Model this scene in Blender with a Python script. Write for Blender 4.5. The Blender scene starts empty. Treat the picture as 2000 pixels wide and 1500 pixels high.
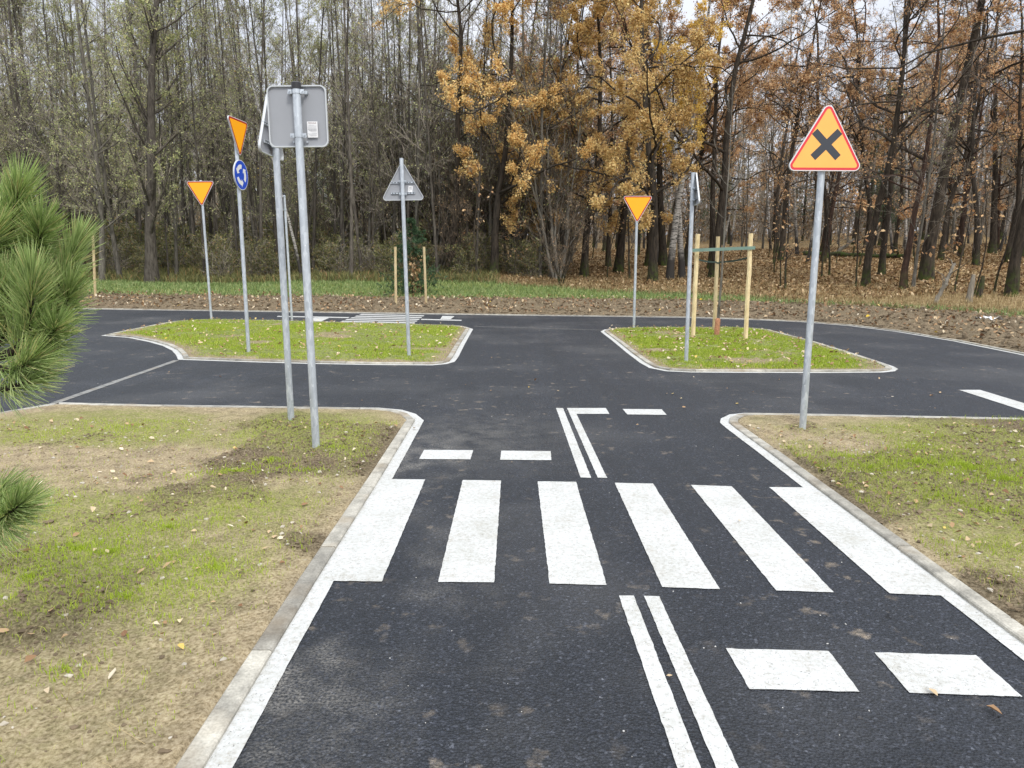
import bpy, math, random
import numpy as np
from mathutils import Vector, Matrix

scene = bpy.context.scene
COL = scene.collection
RAD = math.radians

# ------------------------------------------------------------------ camera
CAM_H, F_PX, PITCH, ROLL = 1.5, 1400.0, 0.1655, 0.008
fw = np.array([0.0, math.cos(PITCH), -math.sin(PITCH)])
r0 = np.array([1.0, 0.0, 0.0]); u0 = np.cross(r0, fw)
RT = r0 * math.cos(ROLL) + u0 * math.sin(ROLL)
UP = -r0 * math.sin(ROLL) + u0 * math.cos(ROLL)
cam_d = bpy.data.cameras.new('camera'); cam = bpy.data.objects.new('camera', cam_d); COL.objects.link(cam)
cam_d.sensor_width = 36; cam_d.lens = F_PX / 2000 * 36; cam_d.clip_end = 600; cam_d.clip_start = 0.05
m = Matrix(((RT[0], UP[0], -fw[0], 0), (RT[1], UP[1], -fw[1], 0), (RT[2], UP[2], -fw[2], CAM_H), (0, 0, 0, 1)))
cam.matrix_world = m
scene.camera = cam

# ------------------------------------------------------------------ sky, sun, exposure
SUN_EL, SUN_ROT = RAD(42), RAD(155)
world = bpy.data.worlds.new('World'); scene.world = world; world.use_nodes = True
nt = world.node_tree; nt.nodes.clear()
wo = nt.nodes.new('ShaderNodeOutputWorld'); bg = nt.nodes.new('ShaderNodeBackground')
sky = nt.nodes.new('ShaderNodeTexSky'); sky.sky_type = 'NISHITA'; sky.sun_disc = False
sky.sun_elevation = SUN_EL; sky.sun_rotation = SUN_ROT; sky.dust_density = 3.0; sky.air_density = 1.0
tc = nt.nodes.new('ShaderNodeTexCoord'); mp = nt.nodes.new('ShaderNodeMapping')
mp.inputs['Scale'].default_value = (1, 1, 3)
nz = nt.nodes.new('ShaderNodeTexNoise'); nz.inputs['Scale'].default_value = 2.2; nz.inputs['Detail'].default_value = 5
rp = nt.nodes.new('ShaderNodeValToRGB')
rp.color_ramp.elements[0].position = 0.3; rp.color_ramp.elements[0].color = (7.2, 7.7, 8.6, 1)
rp.color_ramp.elements[1].position = 0.7; rp.color_ramp.elements[1].color = (9.6, 9.8, 10.2, 1)
mx = nt.nodes.new('ShaderNodeMixRGB'); mx.inputs[0].default_value = 0.9
nt.links.new(tc.outputs['Generated'], mp.inputs[0]); nt.links.new(mp.outputs[0], nz.inputs[0])
nt.links.new(nz.outputs[0], rp.inputs[0]); nt.links.new(sky.outputs[0], mx.inputs[1]); nt.links.new(rp.outputs[0], mx.inputs[2])
# an overcast sky is darker towards the horizon than overhead
sp_ = nt.nodes.new('ShaderNodeSeparateXYZ'); nt.links.new(tc.outputs['Generated'], sp_.inputs[0])
gr_ = nt.nodes.new('ShaderNodeValToRGB'); gr_.color_ramp.elements[0].position = 0.28; gr_.color_ramp.elements[0].color = (.60, .60, .615, 1)
gr_.color_ramp.elements[1].position = 0.85; gr_.color_ramp.elements[1].color = (1.4, 1.4, 1.38, 1)
mu_ = nt.nodes.new('ShaderNodeMixRGB'); mu_.blend_type = 'MULTIPLY'; mu_.inputs[0].default_value = 1
nt.links.new(sp_.outputs['Z'], gr_.inputs[0]); nt.links.new(mx.outputs[0], mu_.inputs[1]); nt.links.new(gr_.outputs[0], mu_.inputs[2])
nt.links.new(mu_.outputs[0], bg.inputs[0]); nt.links.new(bg.outputs[0], wo.inputs[0])
bg.inputs[1].default_value = 0.11
sd = bpy.data.lights.new('sun', 'SUN'); sd.energy = 1.2; sd.angle = RAD(14); sd.color = (1, 0.96, 0.9)
sun = bpy.data.objects.new('sun', sd); COL.objects.link(sun)
sdir = Vector((math.sin(SUN_ROT) * math.cos(SUN_EL), math.cos(SUN_ROT) * math.cos(SUN_EL), math.sin(SUN_EL)))
sun.rotation_euler = sdir.to_track_quat('Z', 'Y').to_euler()
scene.view_settings.view_transform = 'Standard'; scene.view_settings.look = 'None'
scene.view_settings.exposure = 0.78; scene.view_settings.gamma = 1.0
scene.cycles.max_bounces = 8; scene.cycles.transparent_max_bounces = 4

# ------------------------------------------------------------------ measuring helpers
def ray(x, y):
    d = fw * F_PX + RT * (x - 1000) + UP * (750 - y)
    return d / np.linalg.norm(d)
def G(x, y, z=0.0):
    d = ray(x, y); t = (z - CAM_H) / d[2]
    return (d[0] * t, d[1] * t)
def on_plane(x, y, Y):
    d = ray(x, y); t = Y / d[1]
    return (d[0] * t, Y, CAM_H + d[2] * t)

EDGE_PX = [(190, 604), (420, 607.5), (650, 611), (1000, 616), (1346, 620.5), (1480, 625), (1570, 629), (1665, 637), (1755, 648), (1870, 667), (2000, 693), (2200, 738), (2400, 790)]
EDGE = [(-60.0, G(190, 604)[1] + 0.5)] + [G(*p) for p in EDGE_PX]
EDGE += [(EDGE[-1][0] + 0.3, EDGE[-1][1] - 4), (EDGE[-1][0] + 0.4, -3.0)]
EX = np.array([p[0] for p in EDGE]); EY = np.array([p[1] for p in EDGE])

ROAD_AREA = [(-200.0, -60.0), (-200.0, EDGE[0][1])] + EDGE + [(EDGE[-1][0], -60.0)]
def dist_poly(X, Y, poly):
    """signed distance, positive inside"""
    X = np.asarray(X, float); Y = np.asarray(Y, float)
    d2 = np.full(X.shape, 1e9); ins = np.zeros(X.shape, bool); n = len(poly)
    for i in range(n):
        ax, ay = poly[i]; bx, by = poly[(i + 1) % n]; ex, ey = bx - ax, by - ay; L = ex * ex + ey * ey + 1e-12
        t = np.clip(((X - ax) * ex + (Y - ay) * ey) / L, 0, 1); d2 = np.minimum(d2, (X - ax - t * ex) ** 2 + (Y - ay - t * ey) ** 2)
        c = ((ay > Y) != (by > Y)); xx = ax + (Y - ay) / (ey if abs(ey) > 1e-12 else 1e-12) * ex; ins ^= c & (X < xx)
    return np.where(ins, 1, -1) * np.sqrt(d2)
def edge_D(X, Y):
    return -dist_poly(X, Y, ROAD_AREA)

# value noise
_rs = np.random.RandomState(5); _tab = _rs.rand(256, 256)
def vnoise(X, Y, s, ox=0):
    x = X * s + 13.7 + ox * 7.31; y = Y * s + 71.3 + ox * 3.17
    xi = np.floor(x).astype(int); yi = np.floor(y).astype(int); fx = x - xi; fy = y - yi
    fx = fx * fx * (3 - 2 * fx); fy = fy * fy * (3 - 2 * fy)
    a = _tab[xi & 255, yi & 255]; b = _tab[(xi + 1) & 255, yi & 255]; c = _tab[xi & 255, (yi + 1) & 255]; d = _tab[(xi + 1) & 255, (yi + 1) & 255]
    return a * (1 - fx) * (1 - fy) + b * fx * (1 - fy) + c * (1 - fx) * fy + d * fx * fy
def fbm(X, Y, s, o=4, ox=0):
    v = 0; a = .5; t = 0
    for k in range(o):
        v = v + a * vnoise(X, Y, s * 2 ** k, ox + k); t += a; a *= .5
    return v / t
def sstep(a, b, x):
    t = np.clip((x - a) / (b - a), 0, 1); return t * t * (3 - 2 * t)

def terrain(X, Y):
    """height of the land beyond the far road edge"""
    D = np.maximum(edge_D(X, Y), 0)
    z = 0.062 * (np.sqrt(D * D + 4) - 2) + 0.04 * sstep(0, .6, D)
    z = z + (fbm(X, Y, .25, 3, 9) - .5) * .5 * sstep(4, 14, D)
    return z
def land_point(x, y):
    """where the sight line through (x, y) meets the land"""
    d = ray(x, y); t = np.arange(5, 140, .06); P_ = d[None] * t[:, None]
    hit = np.nonzero(CAM_H + P_[:, 2] < terrain(P_[:, 0], P_[:, 1]))[0]
    p = P_[hit[0] if len(hit) else -1]
    return (p[0], p[1], float(terrain(np.array(p[0]), np.array(p[1]))))

# ------------------------------------------------------------------ object helpers
def tag(o, label=None, cat=None, group=None, kind=None):
    if label: o['label'] = label
    if cat: o['category'] = cat
    if group: o['group'] = group
    if kind: o['kind'] = kind
    return o
def empty(name, loc, label, cat, group=None):
    o = bpy.data.objects.new(name, None); COL.objects.link(o); o.location = loc; o.empty_display_size = .2
    return tag(o, label, cat, group)
def mesh_obj(name, V, faces, mats, parent=None, midx=None, smooth=False, attrs=None, fattrs=None):
    """faces: list of int arrays (k x n)"""
    V = np.asarray(V, dtype=np.float32); me = bpy.data.meshes.new(name)
    faces = [np.asarray(f, dtype=np.int32) for f in faces if len(f)]
    me.vertices.add(len(V)); me.vertices.foreach_set('co', V.ravel())
    nl = sum(f.size for f in faces); npoly = sum(len(f) for f in faces)
    me.loops.add(nl); me.loops.foreach_set('vertex_index', np.concatenate([f.ravel() for f in faces]))
    me.polygons.add(npoly)
    tot = np.concatenate([np.full(len(f), f.shape[1], dtype=np.int32) for f in faces])
    me.polygons.foreach_set('loop_start', np.concatenate([[0], np.cumsum(tot)[:-1]]).astype(np.int32))
    me.polygons.foreach_set('loop_total', tot)
    if midx is not None: me.polygons.foreach_set('material_index', np.asarray(midx, dtype=np.int32))
    me.polygons.foreach_set('use_smooth', np.full(npoly, smooth, dtype=bool))
    for k, a in (attrs or {}).items():
        at = me.attributes.new(k, 'FLOAT', 'POINT'); at.data.foreach_set('value', np.asarray(a, dtype=np.float32))
    for k, a in (fattrs or {}).items():
        at = me.attributes.new(k, 'FLOAT', 'FACE'); at.data.foreach_set('value', np.asarray(a, dtype=np.float32))
    me.update(calc_edges=True); me.validate()
    for m_ in (mats if isinstance(mats, (list, tuple)) else [mats]): me.materials.append(m_)
    o = bpy.data.objects.new(name, me); COL.objects.link(o)
    if parent: o.parent = parent
    return o

class MB:
    """collects shapes for one mesh"""
    def __init__(s): s.v = []; s.f = []; s.m = []
    def add(s, vs, fs, mat=0):
        b = len(s.v); s.v += [tuple(v) for v in vs]; s.f += [[i + b for i in f] for f in fs]; s.m += [mat] * len(fs)
    def box(s, c, h, mat=0, rot=None):
        R_ = rot or Matrix.Identity(3); vs = []
        for x in (-1, 1):
            for y in (-1, 1):
                for z in (-1, 1): vs.append(Vector(c) + R_ @ Vector((x * h[0], y * h[1], z * h[2])))
        s.add(vs, [[0, 1, 3, 2], [4, 6, 7, 5], [0, 4, 5, 1], [2, 3, 7, 6], [0, 2, 6, 4], [1, 5, 7, 3]], mat)
    def tube(s, pts, rad, k=16, mat=0, cap=True):
        n = len(pts); vs = []; fs = []
        if not hasattr(rad, '__len__'): rad = [rad] * n
        for i in range(n):
            t = (Vector(pts[min(i + 1, n - 1)]) - Vector(pts[max(i - 1, 0)])).normalized()
            a = t.cross(Vector((0, 1, 0.01))).normalized() if abs(t.y) < .9 else t.cross(Vector((1, 0, 0))).normalized()
            b = t.cross(a)
            for j in range(k):
                q = 2 * math.pi * j / k; vs.append(Vector(pts[i]) + (a * math.cos(q) + b * math.sin(q)) * rad[i])
        for i in range(n - 1):
            for j in range(k): fs.append([i * k + j, i * k + (j + 1) % k, (i + 1) * k + (j + 1) % k, (i + 1) * k + j])
        if cap: fs.append(list(range(k))[::-1]); fs.append([(n - 1) * k + j for j in range(k)])
        s.add(vs, fs, mat)
    def prism(s, poly, y0, y1, mat=0):
        """poly in (x, z); thickness along y"""
        n = len(poly); vs = [(x, y0, z) for x, z in poly] + [(x, y1, z) for x, z in poly]
        fs = [list(range(n)), [n + i for i in range(n)][::-1]] + [[i, n + i, n + (i + 1) % n, (i + 1) % n] for i in range(n)]
        s.add(vs, fs, mat)
    def ring(s, pa, pb, y0, y1, mat=0):
        """band between outlines pa and pb (same count), thickness y0..y1"""
        n = len(pa); vs = [(x, y0, z) for x, z in pa] + [(x, y0, z) for x, z in pb] + [(x, y1, z) for x, z in pa] + [(x, y1, z) for x, z in pb]; fs = []
        for i in range(n):
            j = (i + 1) % n
            fs += [[i, j, n + j, n + i], [2 * n + i, 3 * n + i, 3 * n + j, 2 * n + j], [i, 2 * n + i, 2 * n + j, j], [n + i, n + j, 3 * n + j, 3 * n + i]]
        s.add(vs, fs, mat)
    def build(s, name, mats, parent=None, smooth=False):
        me = bpy.data.meshes.new(name); me.from_pydata(s.v, [], s.f); me.update()
        for m_ in (mats if isinstance(mats, (list, tuple)) else [mats]): me.materials.append(m_)
        me.polygons.foreach_set('material_index', s.m)
        me.polygons.foreach_set('use_smooth', [smooth] * len(s.f))
        if smooth:
            try: me.set_sharp_from_angle(angle=RAD(40))
            except Exception: pass
        o = bpy.data.objects.new(name, me); COL.objects.link(o)
        if parent: o.parent = parent
        return o

# ------------------------------------------------------------------ materials
def mat(name):
    m_ = bpy.data.materials.new(name); m_.use_nodes = True
    return m_, m_.node_tree, m_.node_tree.nodes['Principled BSDF']
def N(nt_, t, **kw):
    n = nt_.nodes.new(t)
    for k, v in kw.items():
        if k in n.inputs: n.inputs[k].default_value = v
        else: setattr(n, k, v)
    return n
def ramp(nt_, src, stops):
    r = nt_.nodes.new('ShaderNodeValToRGB'); e = r.color_ramp.elements
    while len(e) > 1: e.remove(e[-1])
    e[0].position = stops[0][0]; e[0].color = (*stops[0][1], 1)
    for p, c in stops[1:]:
        q = e.new(p); q.color = (*c, 1)
    nt_.links.new(src, r.inputs[0]); return r.outputs[0]
def mixc(nt_, f, a, b, mode='MIX'):
    x = nt_.nodes.new('ShaderNodeMixRGB'); x.blend_type = mode
    for i, s in enumerate((f, a, b)):
        if isinstance(s, (int, float)): x.inputs[i].default_value = s
        elif isinstance(s, tuple): x.inputs[i].default_value = (*s, 1)
        else: nt_.links.new(s, x.inputs[i])
    return x.outputs[0]
def pos(nt_):
    return nt_.nodes.new('ShaderNodeNewGeometry').outputs['Position']
def objc(nt_):
    return nt_.nodes.new('ShaderNodeTexCoord').outputs['Object']
def noise(nt_, v, scale, detail=4, rough=.55):
    n = N(nt_, 'ShaderNodeTexNoise', Scale=scale, Detail=detail, Roughness=rough); nt_.links.new(v, n.inputs[0]); return n.outputs[0]
def bump(nt_, bs, h, strength=.5, dist=.01):
    b = N(nt_, 'ShaderNodeBump', Strength=strength, Distance=dist); nt_.links.new(h, b.inputs['Height']); nt_.links.new(b.outputs[0], bs.inputs['Normal'])
def attr(nt_, name):
    a = nt_.nodes.new('ShaderNodeAttribute'); a.attribute_name = name; return a.outputs['Fac']
G3 = lambda v: (v, v, v)

def m_asphalt():
    m_, t, b = mat('asphalt'); p = pos(t)
    v = N(t, 'ShaderNodeTexVoronoi', Scale=105); t.links.new(p, v.inputs[0])
    c = ramp(t, v.outputs['Color'], [(0, (.002, .0025, .004)), (.5, (.004, .005, .008)), (.8, (.017, .019, .026)), (.97, (.055, .059, .070)), (1, (.13, .13, .14))])
    big = noise(t, p, .9, 5); c = mixc(t, 1.0, c, ramp(t, big, [(.3, G3(.82)), (.7, G3(1.25))]), 'MULTIPLY')
    mo = noise(t, p, 42, 3, .7); c = mixc(t, 1.0, c, ramp(t, mo, [(.32, G3(.45)), (.5, G3(.95)), (.68, G3(1.9))]), 'MULTIPLY')
    # dried mud splashes and dust
    st = noise(t, p, 7, 3, .6); st2 = noise(t, p, .9, 2)
    k = ramp(t, st, [(.60, G3(0)), (.72, G3(.75))]); k = mixc(t, 1.0, k, ramp(t, st2, [(.45, G3(0.15)), (.6, G3(1))]), 'MULTIPLY')
    grain = noise(t, p, 220, 2); k = mixc(t, 1.0, k, ramp(t, grain, [(.35, G3(.2)), (.6, G3(1))]), 'MULTIPLY')
    c = mixc(t, k, c, (.34, .27, .19))
    mt_ = N(t, 'ShaderNodeMapping'); mt_.inputs['Scale'].default_value = (3.2, .25, 1); t.links.new(p, mt_.inputs[0]); c = mixc(t, 1.0, c, ramp(t, noise(t, mt_.outputs[0], 1.1, 4), [(.35, G3(.8)), (.65, G3(1.3))]), 'MULTIPLY')
    d = noise(t, p, .45, 4); k2 = ramp(t, d, [(.5, G3(0)), (.75, G3(.22))]); c = mixc(t, k2, c, (.19, .18, .165))
    dk = attr(t, 'dust'); g2 = noise(t, p, 90, 3)
    kd = mixc(t, 1.0, ramp(t, dk, [(0, G3(0)), (.7, G3(.95))]), ramp(t, g2, [(.38, G3(.05)), (.62, G3(1))]), 'MULTIPLY'); kd = mixc(t, 1.0, kd, ramp(t, noise(t, p, 5, 6, .7), [(.38, G3(.1)), (.62, G3(1.1))]), 'MULTIPLY'); c = mixc(t, kd, c, (.22, .205, .18))
    t.links.new(c, b.inputs['Base Color']); b.inputs['Roughness'].default_value = .6; b.inputs['Specular IOR Level'].default_value = .62; b.inputs['Specular Tint'].default_value = (.86, .92, 1, 1)
    v2 = N(t, 'ShaderNodeTexVoronoi', Scale=95); t.links.new(p, v2.inputs[0])
    bump(t, b, v2.outputs['Distance'], 1.0, .008); return m_
def m_paint():
    m_, t, b = mat('road_paint'); p = pos(t)
    n = noise(t, p, 45, 5, .65); c = ramp(t, n, [(.30, (.36, .35, .32)), (.42, (.47, .47, .45)), (.6, (.55, .56, .555))])
    n2 = noise(t, p, 2.2, 5, .7); c = mixc(t, 1.0, c, ramp(t, n2, [(.3, (.84, .83, .79)), (.55, G3(1))]), 'MULTIPLY')
    n4 = noise(t, p, 6.5, 5, .7); k4 = mixc(t, 1.0, ramp(t, n4, [(.52, G3(0)), (.70, G3(.6))]), ramp(t, noise(t, p, 120, 2), [(.4, G3(0)), (.6, G3(1))]), 'MULTIPLY'); c = mixc(t, k4, c, (.3, .26, .2))
    n3 = noise(t, p, 130, 2); k = ramp(t, n3, [(.29, G3(1)), (.36, G3(0))]); c = mixc(t, k, c, (.16, .16, .15))
    t.links.new(c, b.inputs['Base Color']); b.inputs['Roughness'].default_value = .6
    bump(t, b, noise(t, p, 160, 3), .5, .004); return m_
def m_concrete(name='kerb_concrete', base=(.33, .32, .29)):
    m_, t, b = mat(name); p = pos(t)
    n = noise(t, p, 7, 5, .65); c = ramp(t, n, [(.3, tuple(x * .55 for x in base)), (.5, base), (.72, tuple(min(1, x * 1.45) for x in base))])
    c = mixc(t, 1.0, c, ramp(t, noise(t, p, 90, 4), [(.3, G3(.75)), (.65, G3(1.1))]), 'MULTIPLY')
    k = ramp(t, noise(t, p, 2.2, 4), [(.50, G3(0)), (.66, G3(.65))]); c = mixc(t, k, c, (.20, .15, .09))
    if name.startswith('kerb'): c = mixc(t, 1.0, c, ramp(t, attr(t, 'rnd'), [(0, (.80, .78, .74)), (1, (1.25, 1.22, 1.15))]), 'MULTIPLY')
    t.links.new(c, b.inputs['Base Color']); b.inputs['Roughness'].default_value = .85
    bump(t, b, noise(t, p, 120, 3), .4, .004); return m_
def m_ground():
    m_, t, b = mat('ground_soil'); p = pos(t)
    soilw, grassw, litw, dark, olive = (attr(t, k) for k in ('soilw', 'grassw', 'litw', 'dark', 'olive'))
    n1 = noise(t, p, 9, 6, .65); n2 = noise(t, p, 70, 4, .6); n3 = noise(t, p, 2, 4)
    tan = ramp(t, n2, [(.3, (.15, .115, .065)), (.48, (.31, .245, .15)), (.68, (.44, .365, .245))])
    tan = mixc(t, 1.0, tan, ramp(t, n1, [(.3, G3(.7)), (.6, G3(1.12))]), 'MULTIPLY')
    drk = ramp(t, n2, [(.3, (.05, .037, .023)), (.5, (.135, .103, .066)), (.72, (.29, .235, .16))])
    c = mixc(t, dark, tan, drk)
    ol = ramp(t, n2, [(.3, (.10, .11, .03)), (.6, (.27, .27, .09))]); c = mixc(t, mixc(t, 1.0, olive, ramp(t, noise(t, p, 26, 4, .65), [(.35, G3(.35)), (.6, G3(1.2))]), 'MULTIPLY'), c, ol)
    gr = ramp(t, noise(t, p, 30, 4), [(.3, (.10, .12, .03)), (.7, (.24, .28, .08))]); c = mixc(t, grassw, c, gr)
    v = N(t, 'ShaderNodeTexVoronoi', Scale=9); t.links.new(p, v.inputs[0])
    lt = ramp(t, v.outputs['Color'], [(.1, (.12, .075, .035)), (.4, (.22, .15, .07)), (.7, (.34, .24, .12)), (1, (.46, .36, .21))])
    lt = mixc(t, 1.0, lt, ramp(t, n3, [(.3, G3(.7)), (.7, G3(1.1))]), 'MULTIPLY')
    c = mixc(t, litw, c, lt)
    v3 = N(t, 'ShaderNodeTexVoronoi', Scale=60); t.links.new(p, v3.inputs[0])
    sp = ramp(t, v3.outputs['Color'], [(.955, G3(0)), (.965, G3(.8))]); c = mixc(t, sp, c, (.42, .38, .31))
    t.links.new(c, b.inputs['Base Color']); b.inputs['Roughness'].default_value = .95; b.inputs['Specular IOR Level'].default_value = .15
    hh = mixc(t, .5, n2, noise(t, p, 240, 3)); bump(t, b, hh, .9, .012); return m_
def m_leafy(name, stops, rough=.6, trans=.35, var=None):
    m_ = bpy.data.materials.new(name); m_.use_nodes = True; t = m_.node_tree; t.nodes.clear()
    o = t.nodes.new('ShaderNodeOutputMaterial'); d = t.nodes.new('ShaderNodeBsdfPrincipled'); tr = t.nodes.new('ShaderNodeBsdfTranslucent'); mxs = t.nodes.new('ShaderNodeMixShader')
    c = ramp(t, attr(t, 'rnd'), stops); mxs.inputs[0].default_value = trans
    oi = t.nodes.new('ShaderNodeObjectInfo'); c = mixc(t, 1.0, c, ramp(t, oi.outputs['Random'], [(0, G3(.85)), (1, G3(1.15))]), 'MULTIPLY')
    t.links.new(c, d.inputs['Base Color']); t.links.new(c, tr.inputs[0]); d.inputs['Roughness'].default_value = rough; d.inputs['Specular IOR Level'].default_value = .3
    t.links.new(d.outputs[0], mxs.inputs[1]); t.links.new(tr.outputs[0], mxs.inputs[2]); t.links.new(mxs.outputs[0], o.inputs[0]); return m_
def m_bark(name, a, b_, scale=14, moss=False):
    m_, t, b = mat(name); p = objc(t); mpn = N(t, 'ShaderNodeMapping'); mpn.inputs['Scale'].default_value = (1, 1, .22); t.links.new(p, mpn.inputs[0])
    n = noise(t, mpn.outputs[0], scale, 5, .7); c = ramp(t, n, [(.35, a), (.65, b_)])
    oi = t.nodes.new('ShaderNodeObjectInfo'); c = mixc(t, 1.0, c, ramp(t, oi.outputs['Random'], [(0, G3(.7)), (1, G3(1.25))]), 'MULTIPLY')
    sx = t.nodes.new('ShaderNodeSeparateXYZ'); t.links.new(p, sx.inputs[0])
    if moss:
        k = ramp(t, sx.outputs['Z'], [(0.0, G3(.9)), (1.0, G3(0))]); k = mixc(t, 1.0, k, ramp(t, noise(t, p, 5, 3), [(.4, G3(0)), (.6, G3(1))]), 'MULTIPLY'); c = mixc(t, k, c, (.06, .09, .015))
    t.links.new(c, b.inputs['Base Color']); b.inputs['Roughness'].default_value = .9; b.inputs['Specular IOR Level'].default_value = .2
    bump(t, b, n, 1.0, .03); return m_
def m_birch():
    m_, t, b = mat('birch_bark'); p = objc(t); mpn = N(t, 'ShaderNodeMapping'); mpn.inputs['Scale'].default_value = (1.2, 1.2, 5); t.links.new(p, mpn.inputs[0])
    n = noise(t, mpn.outputs[0], 3.5, 4, .7); c = ramp(t, n, [(.42, (.03, .028, .025)), (.5, (.30, .28, .25)), (.7, (.46, .44, .40))])
    sx = t.nodes.new('ShaderNodeSeparateXYZ'); t.links.new(p, sx.inputs[0]); n2 = noise(t, p, 4, 3)
    ad = N(t, 'ShaderNodeMath', operation='MULTIPLY_ADD'); ad.inputs[1].default_value = -1.6; t.links.new(n2, ad.inputs[0]); t.links.new(sx.outputs['Z'], ad.inputs[2])
    k = ramp(t, ad.outputs[0], [(0.25, G3(1)), (1.0, G3(0))]); c = mixc(t, k, c, (.03, .026, .022))
    t.links.new(c, b.inputs['Base Color']); b.inputs['Roughness'].default_value = .8; return m_
def m_plain(name, col, rough=.5, metal=0.0, var=.0, scale=8, spec=.5):
    m_, t, b = mat(name); c = ramp(t, noise(t, objc(t), scale, 4), [(.3, tuple(x * (1 - var) for x in col)), (.7, tuple(min(1, x * (1 + var)) for x in col))])
    t.links.new(c, b.inputs['Base Color']); b.inputs['Roughness'].default_value = rough; b.inputs['Metallic'].default_value = metal; b.inputs['Specular IOR Level'].default_value = spec; return m_
def m_galv():
    m_, t, b = mat('galvanised_steel'); p = objc(t); mpn = N(t, 'ShaderNodeMapping'); mpn.inputs['Scale'].default_value = (1, 1, .35); t.links.new(p, mpn.inputs[0])
    v = N(t, 'ShaderNodeTexVoronoi', Scale=55); t.links.new(mpn.outputs[0], v.inputs[0])
    c = ramp(t, v.outputs['Color'], [(0, (.42, .46, .50)), (.6, (.53, .57, .61)), (1, (.66, .70, .73))])
    n = noise(t, mpn.outputs[0], 9, 5, .7); c = mixc(t, 1.0, c, ramp(t, n, [(.3, G3(.82)), (.7, G3(1.1))]), 'MULTIPLY')
    v2 = N(t, 'ShaderNodeTexVoronoi', Scale=20); t.links.new(p, v2.inputs[0]); k = ramp(t, v2.outputs['Distance'], [(.06, G3(.8)), (.11, G3(0))]); c = mixc(t, k, c, (.78, .8, .8))
    t.links.new(c, b.inputs['Base Color']); b.inputs['Metallic'].default_value = .4; b.inputs['Roughness'].default_value = .42
    bump(t, b, n, .1, .004); return m_

M = dict(asphalt=m_asphalt(), paint=m_paint(), kerb=m_concrete(), ground=m_ground(), galv=m_galv(), birch=m_birch())
M['strip'] = m_concrete('strip_concrete', (.2, .2, .19))
M['grey'] = m_plain('sign_back_grey', (.30, .31, .33), .45, .1, .05, 3)
M['rim'] = m_plain('panel_rim', (.52, .54, .55), .4, .2, .05)
M['white'] = m_plain('sheet_white', (.72, .72, .72), .35)
M['red'] = m_plain('sign_red', (.66, .04, .05), .3, 0, .03)
M['dkred'] = m_plain('sign_dark_red', (.36, .012, .012), .3, 0, .03)
M['yellow'] = m_plain('sign_yellow', (.90, .44, .10), .3, 0, .03)
M['amber'] = m_plain('sign_amber', (1.0, .41, .006), .3, 0, .02)
M['blue'] = m_plain('sign_blue', (.012, .07, .50), .3, 0, .04)
M['black'] = m_plain('black_symbol', (.035, .04, .05), .4)
M['cap'] = m_plain('black_plastic', (.02, .02, .022), .45)
M['ink'] = m_plain('label_ink', (.25, .25, .27), .7)
M['headink'] = m_plain('label_head_ink', (.20, .10, .10), .7)
M['redink'] = m_plain('label_red_ink', (.45, .08, .08), .7)
M['wood'] = m_bark('stake_wood', (.50, .38, .20), (.72, .60, .37), 20)
M['band'] = m_plain('green_band', (.14, .22, .18), .6, 0, .1)
M['tie'] = m_plain('dark_green_tie', (.02, .045, .035), .7, 0, .1)
M['burlap'] = m_plain('burlap_wrap', (.42, .20, .11), .9, 0, .35, 22)
M['litter'] = m_plain('white_plastic', (.75, .75, .75), .5)
M['bark_dark'] = m_bark('bark_dark', (.018, .015, .012), (.075, .06, .045), 12, True)
M['bark_red'] = m_bark('bark_reddish', (.022, .014, .011), (.085, .052, .038), 12, True)
M['bark_grey'] = m_bark('bark_grey', (.06, .054, .045), (.19, .175, .145), 12)
M['bark_pale'] = m_bark('bark_pale', (.16, .14, .11), (.30, .27, .22), 14)
M['twig_grey'] = m_bark('twig_grey', (.19, .165, .135), (.37, .325, .265), 5)
M['twig_dark'] = m_bark('twig_dark', (.06, .048, .04), (.16, .13, .105), 5)
M['leaf_alder'] = m_leafy('leaf_olive', [(0, (.25, .29, .12)), (.5, (.44, .47, .22)), (.9, (.62, .61, .31)), (1, (.75, .63, .28))])
M['leaf_oak'] = m_leafy('leaf_rust', [(0, (.30, .15, .07)), (.35, (.54, .31, .15)), (.7, (.70, .45, .23)), (1, (.80, .60, .34))])
M['leaf_gold'] = m_leafy('leaf_gold', [(0, (.45, .28, .06)), (.5, (.72, .5, .10)), (1, (.85, .66, .2))])
M['leaf_amber'] = m_leafy('leaf_amber', [(0, (.46, .28, .11)), (.4, (.76, .51, .21)), (.75, (.85, .63, .27)), (1, (.90, .74, .34))])
M['leaf_fallen'] = m_leafy('leaf_fallen', [(0, (.20, .10, .05)), (.35, (.42, .27, .14)), (.7, (.58, .45, .28)), (.93, (.70, .62, .48)), (1, (.62, .42, .04))], .7, .1)
M['leaf_litter'] = m_leafy('leaf_litter', [(0, (.09, .05, .025)), (.4, (.23, .14, .065)), (.75, (.38, .25, .12)), (1, (.62, .48, .30))], .8, .1)
M['grass'] = m_leafy('grass_green', [(0, (.16, .22, .02)), (.5, (.33, .44, .035)), (.85, (.46, .54, .07)), (1, (.58, .52, .22))], .5, .35)
M['grass_back'] = m_leafy('grass_bluish', [(0, (.10, .15, .05)), (.6, (.23, .32, .11)), (1, (.40, .42, .20))], .6, .25)
M['grass_dry'] = m_leafy('grass_dry', [(0, (.17, .12, .05)), (.5, (.36, .27, .13)), (1, (.60, .49, .28))], .7, .25)
M['spruce'] = m_leafy('needle_dark', [(0, (.02, .045, .022)), (.6, (.05, .10, .045)), (1, (.10, .17, .07))], .6, .1)
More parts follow.
